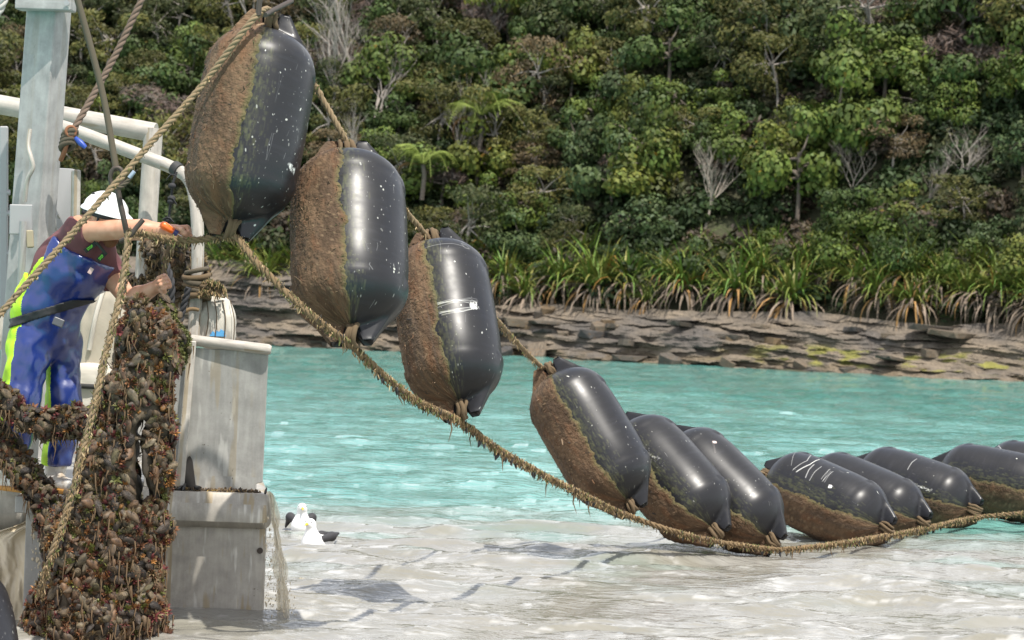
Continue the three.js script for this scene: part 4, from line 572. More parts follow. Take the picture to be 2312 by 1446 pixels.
{
  const cloth = dataTex(256, 256, (u, v) => { const w = 0.5 + 0.25 * Math.sin(u * 400) * Math.sin(v * 400), q = 0.88 + 0.25 * tileFbm(u, v, 5, 4) + 0.05 * w; return [q, q * 0.985, q * 0.955].map((e) => Math.min(1, Math.max(0, e))); }, true);
  const white = mat([0.66, 0.64, 0.60], { map: cloth, roughness: 0.85, bumpMap: cloth, bumpScale: 0.01 }), grey = mat([0.50, 0.47, 0.41], { map: cloth, roughness: 0.9, bumpMap: cloth, bumpScale: 0.012 });
  const a = bag('bulk_bag', 'tall creased grey-white bulk bag standing behind the worker', P(232, 790, 18.5), 0.165, 0.38, 0.2, 3, grey);
  part('strap', tube([V(0.02, 0.40, 0.12), V(-0.02, 0.2, 0.215), V(-0.05, 0.0, 0.22)], 0.014, 6, { step: 0.03 }), white, a); part('loop', tube([V(-0.06, 0.33, 0.15), V(0.0, 0.42, 0.12), V(0.08, 0.44, 0.1), V(0.12, 0.3, 0.16)], 0.012, 6, { step: 0.03 }), white, a);
  const b = bag('bulk_bag', 'low white bulk bag with a black strap round it, beside the blue trousers', P(205, 885, 18.25), 0.145, 0.165, 0.13, 8, white); part('strap', (() => { const q = []; for (let i = 0; i < 28; i++) { const t = i / 28 * 6.283, f = (v) => Math.sign(v) * Math.pow(Math.abs(v), 0.6); q.push(V(f(Math.cos(t)) * 0.156, 0.035 + 0.012 * Math.sin(t * 2) - 0.03 * Math.cos(t), f(Math.sin(t)) * 0.142)); } return tube(q, 0.0145, 6, { closed: true }); })(), mat([0.03, 0.03, 0.03], { roughness: 0.8 }), b);
  const c = bag('tied_sack', 'white woven sack with blue print standing behind the side plate', P(489, 728, 18.45), 0.112, 0.155, 0.1, 5, white, 0.28); part('blue_print', (() => { const s = new THREE.Shape(); s.moveTo(-0.045, -0.03); s.lineTo(-0.02, 0.015); s.lineTo(0.005, 0.03); s.lineTo(0.02, 0.012); s.lineTo(0.04, 0.0); s.lineTo(0.05, -0.03); const g = new THREE.ExtrudeGeometry(s, { depth: 0.006, bevelEnabled: false }); g.rotateX(-0.05).translate(0.015, -0.05, 0.098); return g; })(), mat([0.10, 0.36, 0.66], { roughness: 0.8 }), c); part('tie', tube([V(-0.07, 0.14, 0.06), V(-0.02, 0.155, 0.085), V(0.05, 0.145, 0.07)], 0.006, 5, { step: 0.02 }), lashMat, c);
  for (let k = 0; k < 5; k++) part('net_cord', tube([V(-0.10 + k * 0.045, 0.13, 0.075), V(-0.09 + k * 0.05, 0.02, 0.108), V(-0.11 + k * 0.055, -0.12, 0.108)], 0.0028, 4, { step: 0.03 }), lashMat, c);
  bag('bulk_bag', 'pale bulk bag partly hidden behind the worker\'s back and belt', P(-10, 715, 19.2), 0.11, 0.2, 0.18, 12, white);
}
// lines, hooks and tackle
{
  const dk = mat([0.085, 0.070, 0.048], { roughness: 0.95 }), tw = mat([0.14, 0.10, 0.075], { roughness: 0.95 });
  solo('hoist_line', tube([P(166, -30, 16.7), P(205, 110, 16.7), P(235, 230, 16.68), P(262, 385, 16.62)], 0.0175, 9, { step: 0.05 }), dk, 'smooth dark hoist line running down to the shackle above the helmet', 'rope');
  const t2 = thing('tag_rope', 'dark twisted rope knotted to a rusty ring beside the post', 'rope'); part('rope', laidRope([P(335, -35, 17.9), P(262, 120, 17.8), P(210, 215, 17.7), P(166, 292, 17.6)], 0.0195, { wobble: 0.1 }), tw, t2);
  part('knot', merge([0, 1, 2, 3].map((k) => { const c = P(157 - k * 2, 303 + k * 9, 17.57), q = []; for (let i = 0; i < 8; i++) { const a = i / 8 * 6.283; q.push(c.clone().add(V(Math.cos(a) * 0.035, Math.sin(a) * 0.018 + Math.cos(a) * 0.012, Math.sin(a) * 0.03))); } return tube(q, 0.016, 6, { closed: true, step: 0.015 }); })), dk, t2);
  part('rusty_ring', (() => { const g = new THREE.TorusGeometry(0.027, 0.0095, 8, 18); const c = P(159, 297, 17.54); return g.rotateY(0.4).translate(c.x, c.y, c.z); })(), rustMat, t2); part('blue_tail', tube([P(170, 312, 17.52), P(182, 323, 17.5), P(193, 333, 17.5)], (t) => 0.012 + 0.006 * Math.sin(t * 3.1), 7), mat([0.02, 0.06, 0.33], { roughness: 0.4 }), t2);
  part('rusty_strop', tube([P(150, 325, 17.55), P(144, 345, 17.56), P(136, 362, 17.6)], 0.013, 6), rustMat, t2);
  solo('mooring_rope', laidRope([P(18, -40, 17.4), P(4, 12, 17.4), P(-20, 50, 17.4)], 0.022), mat([0.4, 0.38, 0.35], { roughness: 0.9 }), 'short end of pale grey rope hanging beside the post top', 'rope');
  const h = thing('lifting_hook', 'dark steel hook on a shackle, holding up the weedy rope beside the helmet', 'hook');
  part('shackle', (() => { const c = P(263, 400, 16.6); return tube([c.clone().add(V(-0.022, -0.05, 0)), c.clone().add(V(-0.034, 0, 0)), c.clone().add(V(-0.015, 0.045, 0)), c.clone().add(V(0.015, 0.045, 0)), c.clone().add(V(0.034, 0, 0)), c.clone().add(V(0.022, -0.05, 0))], 0.0115, 8, { step: 0.01 }); })(), darkSteel, h);
  part('shank', tube([P(264, 422, 16.6), P(270, 455, 16.6), P(280, 500, 16.6), P(288, 538, 16.62)], 0.015, 8, { step: 0.03 }), darkSteel, h); part('prong', tube([P(272, 545, 16.5), P(290, 536, 16.48), P(307, 515, 16.48), P(323, 496, 16.48)], 0.014, 8, { step: 0.02 }), darkSteel, h);
  part('whipping', laidRope([P(255, 418, 16.57), P(268, 424, 16.55), P(285, 412, 16.55), P(297, 396, 16.56)], 0.012), dk, h); part('tape_end', tube([P(291, 402, 16.55), P(303, 387, 16.55)], 0.011, 6), mat([0.3, 0.36, 0.45], { roughness: 0.3 }), h);
  const h2 = thing('lifting_hook', 'steel hook rods gripping the rope at the tip of the topmost float', 'hook'); part('shank', tube([P(592, -40, 16.6), P(585, 8, 16.6), P(583, 35, 16.6)], 0.0145, 8), darkSteel, h2); part('prong', tube([P(598, 34, 16.62), P(615, 24, 16.8), P(658, 2, 17.05)], 0.014, 8), darkSteel, h2);
  const k = thing('knotted_cord', 'thin black knotted cord hanging from the banded rail', 'cord'); part('cord', tube([P(398, 388, 18.5), P(390, 415, 18.5), P(386, 450, 18.5), P(380, 500, 18.5), P(377, 600, 18.5)], 0.0075, 6, { step: 0.03 }), blackRope, k); for (const [x, y] of [[388, 420], [387, 448], [386, 455], [379, 497]]) part('knot', new THREE.IcosahedronGeometry(0.02, 1).scale(1.2, 0.9, 1).translate(...P(x, y, 18.48).toArray()), blackRope, k); for (const [x, y, a, b] of [[376, 405, 398, 398], [378, 448, 398, 462], [366, 496, 392, 502]]) part('loose_end', tube([P(x, y, 18.47), P((x + a) / 2, (y + b) / 2 - 8, 18.46), P(a, b, 18.47)], 0.004, 4, { step: 0.02 }), blackRope, k);
  solo('black_rope', laidRope([P(372, 590, 18.2), P(386, 640, 18.15), P(385, 690, 18.15), P(383, 760, 18.1)], 0.022), blackRope, 'thick black laid rope hanging in front of the rail post', 'rope'); solo('black_rope', laidRope([P(425, 650, 18.2), P(412, 700, 18.2), P(402, 745, 18.2)], 0.019), blackRope, 'thick black laid rope slanting down beside the white stanchion', 'rope');
  const cr = thing('rope_coil', 'fouled brown rope wound round the white stanchion', 'rope'); for (let i = 0; i < 6; i++) { const c = P(443, 612 + i * 12, 18.37), q = []; for (let j = 0; j < 12; j++) { const a = j / 12 * 6.283; q.push(c.clone().add(V(Math.cos(a) * (0.058 + 0.012 * (i % 2)), Math.cos(a + i) * 0.014, Math.sin(a) * 0.06))); } part('turn', tube(q, 0.014 + 0.003 * (i % 3), 7, { closed: true, step: 0.02 }), i % 2 ? lashMat : dk, cr); }
  { const pts = [P(450, 655, 18.33), P(470, 645, 18.3), P(485, 650, 18.3), P(500, 658, 18.3)]; part('weedy_end', laidRope(pts, 0.026, { wobble: 0.5 }), lashMat, cr); fuzz('rope_weed', pts, 0.035, 420, 19, cr, 1.4); part('bent_tail', tube([P(448, 700, 18.3), P(430, 698, 18.28), P(415, 705, 18.27), P(405, 714, 18.27)], 0.011, 6, { step: 0.02 }), ropeMat, cr); }
  const dr = [P(289, 526, 16.45), P(284, 580, 16.4), P(275, 650, 16.35), P(262, 705, 16.3), P(238, 800, 16.22), P(216, 900, 16.15), P(192, 1000, 16.1), P(166, 1100, 16.05), P(142, 1180, 16.02), P(114, 1260, 16.0), P(100, 1300, 16.02), P(88, 1345, 16.06)];
  const o = thing('dropper_rope', 'tan laid rope slanting down from the hook across the mussel crop', 'rope'); part('rope', laidRope(dr, 0.0172, { wobble: 0.35 }), wornRopeMat, o); fuzz('rope_weed', dr, 0.021, 900, 21, o);
}

// ---------------------------------------------------------------- mussel crop
function onSurface(g, R) { const p = g.attributes.position, ix = g.index.array, n = ix.length / 3, acc = new Float32Array(n); let t = 0; const a = V(), b = V(), c = V(); for (let i = 0; i < n; i++) { a.fromBufferAttribute(p, ix[i * 3]); b.fromBufferAttribute(p, ix[i * 3 + 1]); c.fromBufferAttribute(p, ix[i * 3 + 2]); t += b.sub(a).cross(c.sub(a)).length(); acc[i] = t; }
  return () => { const v = R() * t; let lo = 0, hi = n - 1; while (lo < hi) { const m = (lo + hi) >> 1; acc[m] < v ? lo = m + 1 : hi = m; } let r = R(), s = R(); if (r + s > 1) { r = 1 - r; s = 1 - s; } const A = V().fromBufferAttribute(p, ix[lo * 3]), B = V().fromBufferAttribute(p, ix[lo * 3 + 1]), C = V().fromBufferAttribute(p, ix[lo * 3 + 2]), e = B.sub(A), f = C.sub(A), nn = e.clone().cross(f).normalize(); return [A.clone().addScaledVector(e, r).addScaledVector(f, s), nn]; }; }
const tuftGeo = (() => { const R = rng(15), pos = [], idx = []; for (let i = 0; i < 22; i++) { const a = R() * 6.28, l = 0.5 + R() * 0.6, b = V(Math.cos(a) * (0.25 + R() * 0.5), -0.25 + R() * 1.0, Math.sin(a) * (0.25 + R() * 0.5)).normalize().multiplyScalar(l), s = V(-b.z, 0.1, b.x).normalize().multiplyScalar(0.06 + R() * 0.05), k = pos.length / 3, m = b.clone().multiplyScalar(0.6).add(V(0, 0.1 * R(), 0)); for (const q of [s.clone().negate(), s, m.clone().addScaledVector(s, -1.4), m.clone().addScaledVector(s, 1.4), b]) pos.push(q.x, q.y, q.z); idx.push(k, k + 1, k + 3, k, k + 3, k + 2, k + 2, k + 3, k + 4); } return geoFrom(pos, idx); })();
const squirtGeo = (() => { const g = new THREE.IcosahedronGeometry(1, 2), p = g.attributes.position; for (let i = 0; i < p.count; i++) { const x = p.getX(i), y = p.getY(i), z = p.getZ(i), k = 1 + 0.25 * ns(x * 1.5, y * 1.5, z * 1.5); p.setXYZ(i, x * k * 0.75, y * k * 1.1, z * k * 0.75); } g.computeVertexNormals(); return g; })();
const siltTex = dataTex(256, 256, (u, v) => { const q = 0.45 + 0.9 * tileFbm(u, v, 7, 4) + 0.5 * tileFbm(u, v, 34, 2), e = Math.min(1, Math.max(0.12, q)); return [e, e * 0.96, e * 0.9]; });
const musselMats = [[0.075, 0.050, 0.032], [0.15, 0.10, 0.056], [0.20, 0.145, 0.085], [0.045, 0.032, 0.023], [0.17, 0.095, 0.046], [0.14, 0.118, 0.055], [0.25, 0.19, 0.115]].map((c, i) => mat(c, { map: siltTex, roughness: 0.58 + 0.07 * (i % 3), bumpMap: siltTex, bumpScale: 0.006 }));
const wetMat = mat([1, 1, 1], { map: siltTex, roughness: 0.62 }), weedMat = mat([1, 1, 1], { roughness: 0.6 }), coreMat = mat([1, 1, 1], { vertexColors: true, roughness: 0.7 });
const weedBrown = mat([0.14, 0.088, 0.045], { roughness: 0.8 });
function crop(name, label, field, lo, hi, { shells, parts, tufts, squirts, seed, skip, tan = 0, size = 1, cell = 0.02 }) {
  const o = thing(name, label, 'mussels'), g = surfaceNets((x, y, z) => field(x, y, z) + 0.075 * size * fbm(x * 7 / size, y * 6 / size, z * 7 / size, 3) - 0.004, lo, hi, cell); tint(g, (x, y, z) => mix3([0.035, 0.026, 0.018], tan ? [0.16, 0.12, 0.07] : [0.085, 0.062, 0.036], sstep(-0.2, 0.3, fbm(x * 14, y * 14, z * 14)))); part('mussel_mass', g, coreMat, o);
  const R = rng(seed), pick = onSurface(g, R), ms = [], cs = [], tm = [], tc = [], sm = [], sc = []; let made = 0;
  const place = (p, n, s, off) => { const down = V((R() - 0.5) * 1.5, -0.9 + R() * 0.9, (R() - 0.5) * 1.5); down.addScaledVector(n, -down.dot(n) * (0.45 + 0.5 * R())).normalize(); const y = down.negate(), x = y.clone().cross(n.clone().add(V((R() - 0.5) * 0.9, (R() - 0.5) * 0.9, (R() - 0.5) * 0.9))).normalize(), z = x.clone().cross(y); return new THREE.Matrix4().makeBasis(x, y, z).scale(V(s, s, s)).setPosition(p.clone().addScaledVector(n, off)); };
  for (let i = 0, tries = 0; i < shells && tries < shells * 4; tries++) {
    const [p, n] = pick(); if (skip && skip(p)) continue; i++; const s = size * (0.062 + 0.045 * R()), m = place(p, n, s * 1.05, s * (0.06 + 0.22 * R())), px = toPixel(p);
    if (made < parts && n.z > 0.15 && px[1] < 1480 && px[0] > -20) { const q = part('mussel', muss, musselMats[(R() * 7) | 0], o); q.applyMatrix4(m); made++; } else { ms.push(m); const k = R(), v = 0.7 + 0.7 * R(); cs.push(k < 0.3 ? [0.07 * v, 0.046 * v, 0.028 * v] : k < 0.6 ? [0.15 * v, 0.10 * v, 0.056 * v] : k < 0.8 ? [0.18 * v, 0.10 * v, 0.05 * v] : [0.20 * v, 0.16 * v, 0.10 * v]); }
  }
  stuffCopies('mussel', muss, wetMat, ms, o, cs);
  for (let i = 0; i < tufts; i++) { const [p, n] = pick(); if (skip && skip(p)) continue; const s = size * (0.018 + 0.036 * R() * R()), g2 = fbm(p.x * 3.1, p.y * 3.1, p.z * 3), k = R() + g2 * 0.9, v = 0.65 + 0.8 * R(); tm.push(place(p, n, s, size * 0.022)); tc.push(tan ? [0.20 * v, 0.15 * v, 0.075 * v] : k < 0.16 ? [0.12 * v, 0.125 * v, 0.03 * v] : k < 0.44 ? [0.17 * v, 0.075 * v, 0.035 * v] : k < 0.62 ? [0.14 * v, 0.035 * v, 0.035 * v] : k < 0.74 ? [0.24 * v, 0.11 * v, 0.03 * v] : [0.15 * v, 0.105 * v, 0.052 * v]); }
  stuffCopies('weed', tuftGeo, weedMat, tm, o, tc);
  for (let i = 0; i < squirts; i++) { const [p, n] = pick(); if (skip && skip(p)) continue; const s = size * (0.010 + 0.014 * R()), k = R(), v = 0.8 + 0.5 * R(); sm.push(place(p, n, s, size * 0.028)); sc.push(k < 0.42 ? [0.33 * v, 0.15 * v, 0.03 * v] : k < 0.5 ? [0.30 * v, 0.07 * v, 0.03 * v] : [0.14 * v, 0.10 * v, 0.055 * v]); }
  if (sm.length) stuffCopies('sea_squirt', squirtGeo, wetMat, sm, o, sc);
  // threads of weed and byssus that hang down
  const th = []; for (let i = 0; i < shells / 3.2; i++) { const [p, n] = pick(); if (skip && skip(p)) continue; const l = size * (0.05 + 0.13 * R() * R()), a = p.clone().addScaledVector(n, 0.035 * size); th.push(tube([a, a.clone().add(V((R() - 0.5) * 0.02, -l * 0.5, 0.01)), a.clone().add(V((R() - 0.5) * 0.04, -l, 0.005))], (t) => size * 0.0048 * (1.15 - t), 4, { caps: false })); }
  const tho = part('hanging_threads', merge(th), tan ? ropeMat : weedBrown, o); tho.userData.kind = 'stuff';
  return o;
}
{
  const rows = [[690, 300, 330], [725, 270, 392], [760, 252, 410], [800, 246, 408], [850, 240, 402], [900, 218, 396], [950, 206, 388], [1000, 190, 397], [1050, 168, 400], [1100, 165, 388], [1150, 132, 386], [1200, 104, 384], [1250, 95, 382], [1300, 88, 378], [1350, 62, 376], [1400, 45, 384], [1450, 40, 382], [1520, 40, 380], [1580, 60, 370]].map(([y, l, r]) => ({ c: P((l + r) / 2, y, 16.5), w: (r - l) / 2 / F * 16.5 }));
  const hole = [P(316, 1000, 16.5), P(326, 1120, 16.5)], hole3 = [P(322, 955, 16.5), P(316, 975, 16.5)];
  const inHole = (x, y) => Math.min(cone([x, y, -16.5], V(hole[0].x, hole[0].y, -16.5), V(hole[1].x, hole[1].y, -16.5), 0.012, 0.024), cone([x, y, -16.5], V(hole3[0].x, hole3[0].y, -16.5), V(hole3[1].x, hole3[1].y, -16.5), 0.016, 0.016));
  const field = (x, y, z) => { let i = 0; while (i < rows.length - 2 && rows[i + 1].c.y > y) i++; const a = rows[i], b = rows[i + 1], t = Math.min(1, Math.max(0, (a.c.y - y) / (a.c.y - b.c.y))), cx = lerp(a.c.x, b.c.x, t), cz = lerp(a.c.z, b.c.z, t), w = Math.max(0.03, lerp(a.w, b.w, t) - 0.05), d = 0.05 + 0.5 * w; const q = Math.hypot((x - cx) / w, (z - cz) / d); let f = (q - 1) * Math.min(w, d) * 0.9; f = Math.max(f, y - rows[0].c.y, rows[rows.length - 1].c.y - y); return Math.max(f, -(inHole(x, y) - 0.02)); };
  crop('mussel_dropper', 'thick hanging mass of brown mussels, weed and sea squirts beside the worker', field, [-2.75, -0.35, -16.95], [-1.65, 1.9, -16.1], { shells: 2100, parts: 300, tufts: 4600, squirts: 70, seed: 5, skip: (p) => inHole(p.x, p.y) < 0.035, cell: 0.018 });
  const line = (pts) => (x, y, z) => { let f = 9; for (let i = 0; i < pts.length - 1; i++) f = smin(f, cone([x, y, z], pts[i][0], pts[i + 1][0], pts[i][1], pts[i + 1][1]), 0.06); return f; };
  const A = line([[P(-60, 870, 16.9), 0.05], [P(15, 908, 16.9), 0.042], [P(60, 945, 16.9), 0.03], [P(110, 958, 16.85), 0.042], [P(165, 950, 16.8), 0.046], [P(215, 965, 16.75), 0.05]]);
  crop('mussel_line', 'sagging mussel-covered line crossing in front of the blue trousers', A, [-3.2, 0.7, -17.2], [-2.0, 1.6, -16.5], { shells: 330, parts: 120, tufts: 520, squirts: 8, seed: 6, cell: 0.016, size: 0.85 });
  const C = line([[P(-60, 985, 17.0), 0.075], [P(5, 1010, 17.0), 0.06], [P(60, 1078, 16.95), 0.042], [P(100, 1120, 16.9), 0.04], [P(120, 1180, 16.85), 0.05], [P(140, 1260, 16.8), 0.06]]);
  crop('mussel_line', 'mussel-covered line drooping over the rounded pontoon end', C, [-3.2, 0.1, -17.3], [-2.0, 1.5, -16.5], { shells: 380, parts: 120, tufts: 560, squirts: 10, seed: 7, cell: 0.016, size: 0.85 });
  const D = line([[P(352, 570, 18.75), 0.07], [P(400, 585, 18.75), 0.10], [P(425, 620, 18.75), 0.09], [P(370, 640, 18.8), 0.09], [P(330, 650, 18.85), 0.06], [P(300, 680, 18.85), 0.05]]);
  crop('mussel_bundle', 'bundle of tan silty mussels hanging behind the worker\'s hands', D, [-2.6, 1.4, -19.1], [-1.6, 2.4, -18.45], { shells: 420, parts: 160, tufts: 520, squirts: 0, seed: 8, tan: 1, cell: 0.016, size: 0.75 });
  const E = line([[P(368, 690, 16.8), 0.02], [P(372, 730, 16.75), 0.06], [P(392, 770, 16.7), 0.045], [P(405, 830, 16.65), 0.02]]);
  const moss = crop('mossy_clump', 'clump of green algae growing on the top of the mussel mass', E, [-2.1, 1.2, -17.0], [-1.5, 2.1, -16.4], { shells: 50, parts: 50, tufts: 0, squirts: 0, seed: 9, cell: 0.014, size: 0.8 });
  { const R = rng(3), ms = [], cs = [], pick = onSurface(moss.children[0].geometry, R); for (let i = 0; i < 900; i++) { const [p, n] = pick(), s = 0.010 + 0.014 * R(), v = 0.6 + 0.8 * R(); ms.push(new THREE.Matrix4().compose(p.clone().addScaledVector(n, 0.006), new THREE.Quaternion().setFromEuler(new THREE.Euler(R() * 6, R() * 6, R() * 6)), V(s, s, s))); cs.push([0.11 * v, 0.115 * v, 0.03 * v]); } stuffCopies('algae', tuftGeo, weedMat, ms, moss, cs); }
  // thin threads that hang from the crop
  const t = thing('weed_strand', 'mussel-studded thin line hanging from the hand to the crop', 'line'); part('line', tube([P(385, 545, 17.2), P(372, 600, 17.1), P(366, 680, 17.0), P(360, 735, 16.9)], 0.012, 6, { step: 0.03 }), lashMat, t); fuzz('rope_weed', [P(385, 545, 17.2), P(372, 600, 17.1), P(366, 680, 17.0), P(360, 735, 16.9)], 0.014, 260, 33, t, 1.2);
}

// ---------------------------------------------------------------- the worker
{
  const J = { pel: P(104, 738, 17.3), hipR: P(68, 770, 17.22), hipL: P(138, 764, 17.38), kneeR: P(46, 905, 17.15), ankR: P(22, 1062, 17.22), kneeL: P(143, 905, 17.32), ankL: P(127, 1066, 17.36), waist: P(104, 690, 17.28), chest: P(156, 605, 17.24), top: P(190, 550, 17.2), neck: P(212, 522, 17.16), head: P(236, 490, 17.06), shR: P(182, 520, 17.06), shL: P(236, 602, 17.32), elR: P(292, 519, 16.9), wrR: P(394, 521, 16.86), elL: P(293, 681, 17.15), wrL: P(358, 645, 16.98) };
  const front = V(0.74, -0.38, 0.55).normalize(), T = J.top.clone().sub(J.waist).normalize();
  const man = thing('person', 'worker in white helmet, maroon shirt and blue bib trousers leaning out with a knife', 'person', V(0, 0, 0));
  const flatTorso = (p, a, b, ra, rb) => { const t = Math.min(1, Math.max(0, ((p[0] - a.x) * T.x + (p[1] - a.y) * T.y + (p[2] - a.z) * T.z) / a.distanceTo(b))); return cone(p, a, b, ra, rb); };
  const torso = (p) => { let f = cone(p, J.pel, J.waist, 0.152, 0.142); f = smin(f, flatTorso(p, J.waist, J.chest, 0.142, 0.168), 0.08); f = smin(f, flatTorso(p, J.chest, J.top, 0.168, 0.140), 0.08); return smin(f, cone(p, J.shR, J.shL, 0.072, 0.075), 0.1); };
  const legs = (p, k = 1) => Math.min(smin(cone(p, J.hipR, J.kneeR, 0.116 * k, 0.088 * k), cone(p, J.kneeR, J.ankR, 0.088 * k, 0.072 * k), 0.05), smin(cone(p, J.hipL, J.kneeL, 0.100 * k, 0.080 * k), cone(p, J.kneeL, J.ankL, 0.080 * k, 0.070 * k), 0.05));
  const arms = (p) => { const fr = J.elR.clone().lerp(J.wrR, 0.3), fl = J.elL.clone().lerp(J.wrL, 0.3); return Math.min(smin(smin(cone(p, J.shR, J.elR, 0.066, 0.05), cone(p, J.elR, fr, 0.05, 0.053), 0.03), cone(p, fr, J.wrR, 0.052, 0.033), 0.03), smin(smin(cone(p, J.shL, J.elL, 0.066, 0.05), cone(p, J.elL, fl, 0.05, 0.053), 0.03), cone(p, fl, J.wrL, 0.052, 0.033), 0.03)); };
  const up = V(0.20, 0.95, 0.10).normalize(), face = V(0.82, -0.30, 0.42); face.addScaledVector(up, -face.dot(up)).normalize(); const ear = up.clone().cross(face);
  const HP = (u, f, e) => J.head.clone().addScaledVector(up, u).addScaledVector(face, f).addScaledVector(ear, e);
  const head = (p) => { let f = cone(p, HP(0.03, -0.02, 0), HP(0.025, 0.02, 0), 0.092, 0.088); f = smin(f, cone(p, HP(-0.03, 0.03, 0), HP(-0.095, 0.055, 0), 0.072, 0.042), 0.05); f = smin(f, cone(p, HP(-0.015, 0.10, 0), HP(-0.04, 0.118, 0), 0.012, 0.017), 0.025); f = smin(f, cone(p, HP(0.01, 0.092, 0.035), HP(0.01, 0.092, -0.035), 0.016, 0.016), 0.02); for (const s of [-1, 1]) { f = smin(f, cone(p, HP(0.0, -0.005, 0.086 * s), HP(-0.035, 0.0, 0.082 * s), 0.018, 0.012), 0.012); f = Math.max(f, -(cone(p, HP(-0.012, 0.108, 0.034 * s), HP(-0.012, 0.108, 0.03 * s), 0.014, 0.014))); f = smin(f, cone(p, HP(-0.014, 0.088, 0.033 * s), HP(-0.014, 0.088, 0.031 * s), 0.015, 0.015), 0.004); } f = smin(f, cone(p, HP(-0.072, 0.094, 0.02), HP(-0.072, 0.094, -0.02), 0.010, 0.010), 0.012); return smin(f, cone(p, J.neck, HP(-0.05, -0.01, 0), 0.062, 0.06), 0.05); };
  // a closed hand: w wrist, f along the forearm, s across the knuckles, n towards the palm
  function fist(w, f, s, n, spread = 1) {
    const seg = [], C = w.clone().addScaledVector(f, 0.045); for (let i = 0; i < 4; i++) {
      const k = (i - 1.5) * 0.0205 * spread, len = [0.036, 0.041, 0.039, 0.031][i], base = C.clone().addScaledVector(f, 0.036 - 0.006 * Math.abs(i - 1.3)).addScaledVector(s, k); seg.push([w.clone().addScaledVector(s, k * 0.55), base, 0.016, 0.0135]);
      let q = base; for (const [a, l] of [[1.15, len], [2.45, len * 0.7], [3.5, len * 0.55]]) { const e = q.clone().addScaledVector(f, Math.cos(a) * l).addScaledVector(n, Math.sin(a) * l); seg.push([q, e, 0.0105, 0.0095]); q = e; }
    }
    const tb = w.clone().addScaledVector(f, 0.02).addScaledVector(s, -0.036).addScaledVector(n, 0.012), t1 = tb.clone().addScaledVector(f, 0.035).addScaledVector(s, -0.012).addScaledVector(n, 0.02), t2 = t1.clone().addScaledVector(f, 0.022).addScaledVector(s, 0.012).addScaledVector(n, 0.016), t3 = t2.clone().addScaledVector(f, 0.004).addScaledVector(s, 0.022).addScaledVector(n, 0.004);
    const th = [[tb, t1, 0.0165, 0.0125], [t1, t2, 0.0125, 0.0108], [t2, t3, 0.0108, 0.009]];
    return (p) => { let palm = 9; for (let i = 0; i < seg.length; i += 4) palm = smin(palm, cone(p, ...seg[i]), 0.018); let f2 = palm; for (let i = 0; i < seg.length; i += 4) { let g = 9; for (let k = 1; k < 4; k++) g = smin(g, cone(p, ...seg[i + k]), 0.004); f2 = smin(f2, g, 0.005); } let g = 9; for (const q of th) g = smin(g, cone(p, ...q), 0.006); return smin(f2, g, 0.008); };
  }
  const fR = J.wrR.clone().sub(J.elR).normalize(), fL = J.wrL.clone().sub(J.elL).normalize(); const perp = (v, f) => v.addScaledVector(f, -v.dot(f)).normalize();
  const nR = perp(V(0.1, -0.75, 0.6), fR), sR = fR.clone().cross(nR), nL = perp(V(0.2, 0.15, 1), fL), sL = fL.clone().cross(nL).negate();
  const handR = fist(J.wrR, fR, sR, nR), handL = fist(J.wrL, fL, sL, nL);
  const bx = (c, r) => [[c.x - r, c.y - r, c.z - r], [c.x + r, c.y + r, c.z + r]];
  const all = [surfaceNets((x, y, z) => { const p = [x, y, z]; return smin(smin(Math.min(torso(p) + (p[1] < J.waist.y ? 0.03 : 0), legs(p, 0.62)), arms(p), 0.04), cone(p, J.neck, J.head, 0.062, 0.06), 0.06); }, [-2.85, 0.62, -17.6], [-1.7, 2.4, -16.7], 0.0125), surfaceNets((x, y, z) => head([x, y, z]), ...bx(J.head, 0.19), 0.005), surfaceNets((x, y, z) => smin(handR([x, y, z]), cone([x, y, z], J.elR.clone().lerp(J.wrR, 0.8), J.wrR, 0.036, 0.031), 0.02), ...bx(J.wrR.clone().addScaledVector(fR, 0.04), 0.1), 0.0032), surfaceNets((x, y, z) => smin(handL([x, y, z]), cone([x, y, z], J.elL.clone().lerp(J.wrL, 0.8), J.wrL, 0.036, 0.031), 0.02), ...bx(J.wrL.clone().addScaledVector(fL, 0.04), 0.1), 0.0032)];
  const body = tint(mergeGeometries(all), (x, y, z) => { const n = fbm(x * 16, y * 16, z * 16); return mix3([0.47, 0.225, 0.135], [0.56, 0.305, 0.20], sstep(-0.3, 0.3, n)); });
  part('body', body, mat([1, 1, 1], { vertexColors: true, roughness: 0.5 }), man);
  const folds = (x, y, z, k) => 0.006 * k * (1 - 2 * Math.abs(fbm(x * 7 + y * 3, y * 6, z * 7, 2))) + 0.004 * k * fbm(x * 18, y * 14, z * 18, 2);
  const sleeve = (p) => Math.min(cone(p, J.shR, J.shR.clone().lerp(J.elR, 0.16), 0.088, 0.085), cone(p, J.shL, J.shL.clone().lerp(J.elL, 0.42), 0.086, 0.080));
  const cuff = (p) => { const c = (a, b, t) => { const d = b.clone().sub(a), L = d.length(); d.normalize(); return (p[0] - a.x) * d.x + (p[1] - a.y) * d.y + (p[2] - a.z) * d.z - L * t; }; return [c(J.shR, J.elR, 0.17), c(J.shL, J.elL, 0.44)]; };
  const shirt = surfaceNets((x, y, z) => { const p = [x, y, z], q = cuff(p); let s1 = Math.max(cone(p, J.shR, J.elR, 0.084, 0.078), q[0]), s2 = Math.max(cone(p, J.shL, J.elL, 0.084, 0.076), q[1]); let f = smin(torso(p) - 0.014, Math.min(s1, s2), 0.04); const n = (x - J.neck.x) * 0.55 + (y - J.neck.y) * 0.8; f = Math.max(f, n - 0.005, 1.335 - y); return f + folds(x, y, z, 1.0); }, [-2.85, 1.25, -17.65], [-1.8, 2.25, -16.75], 0.0115);
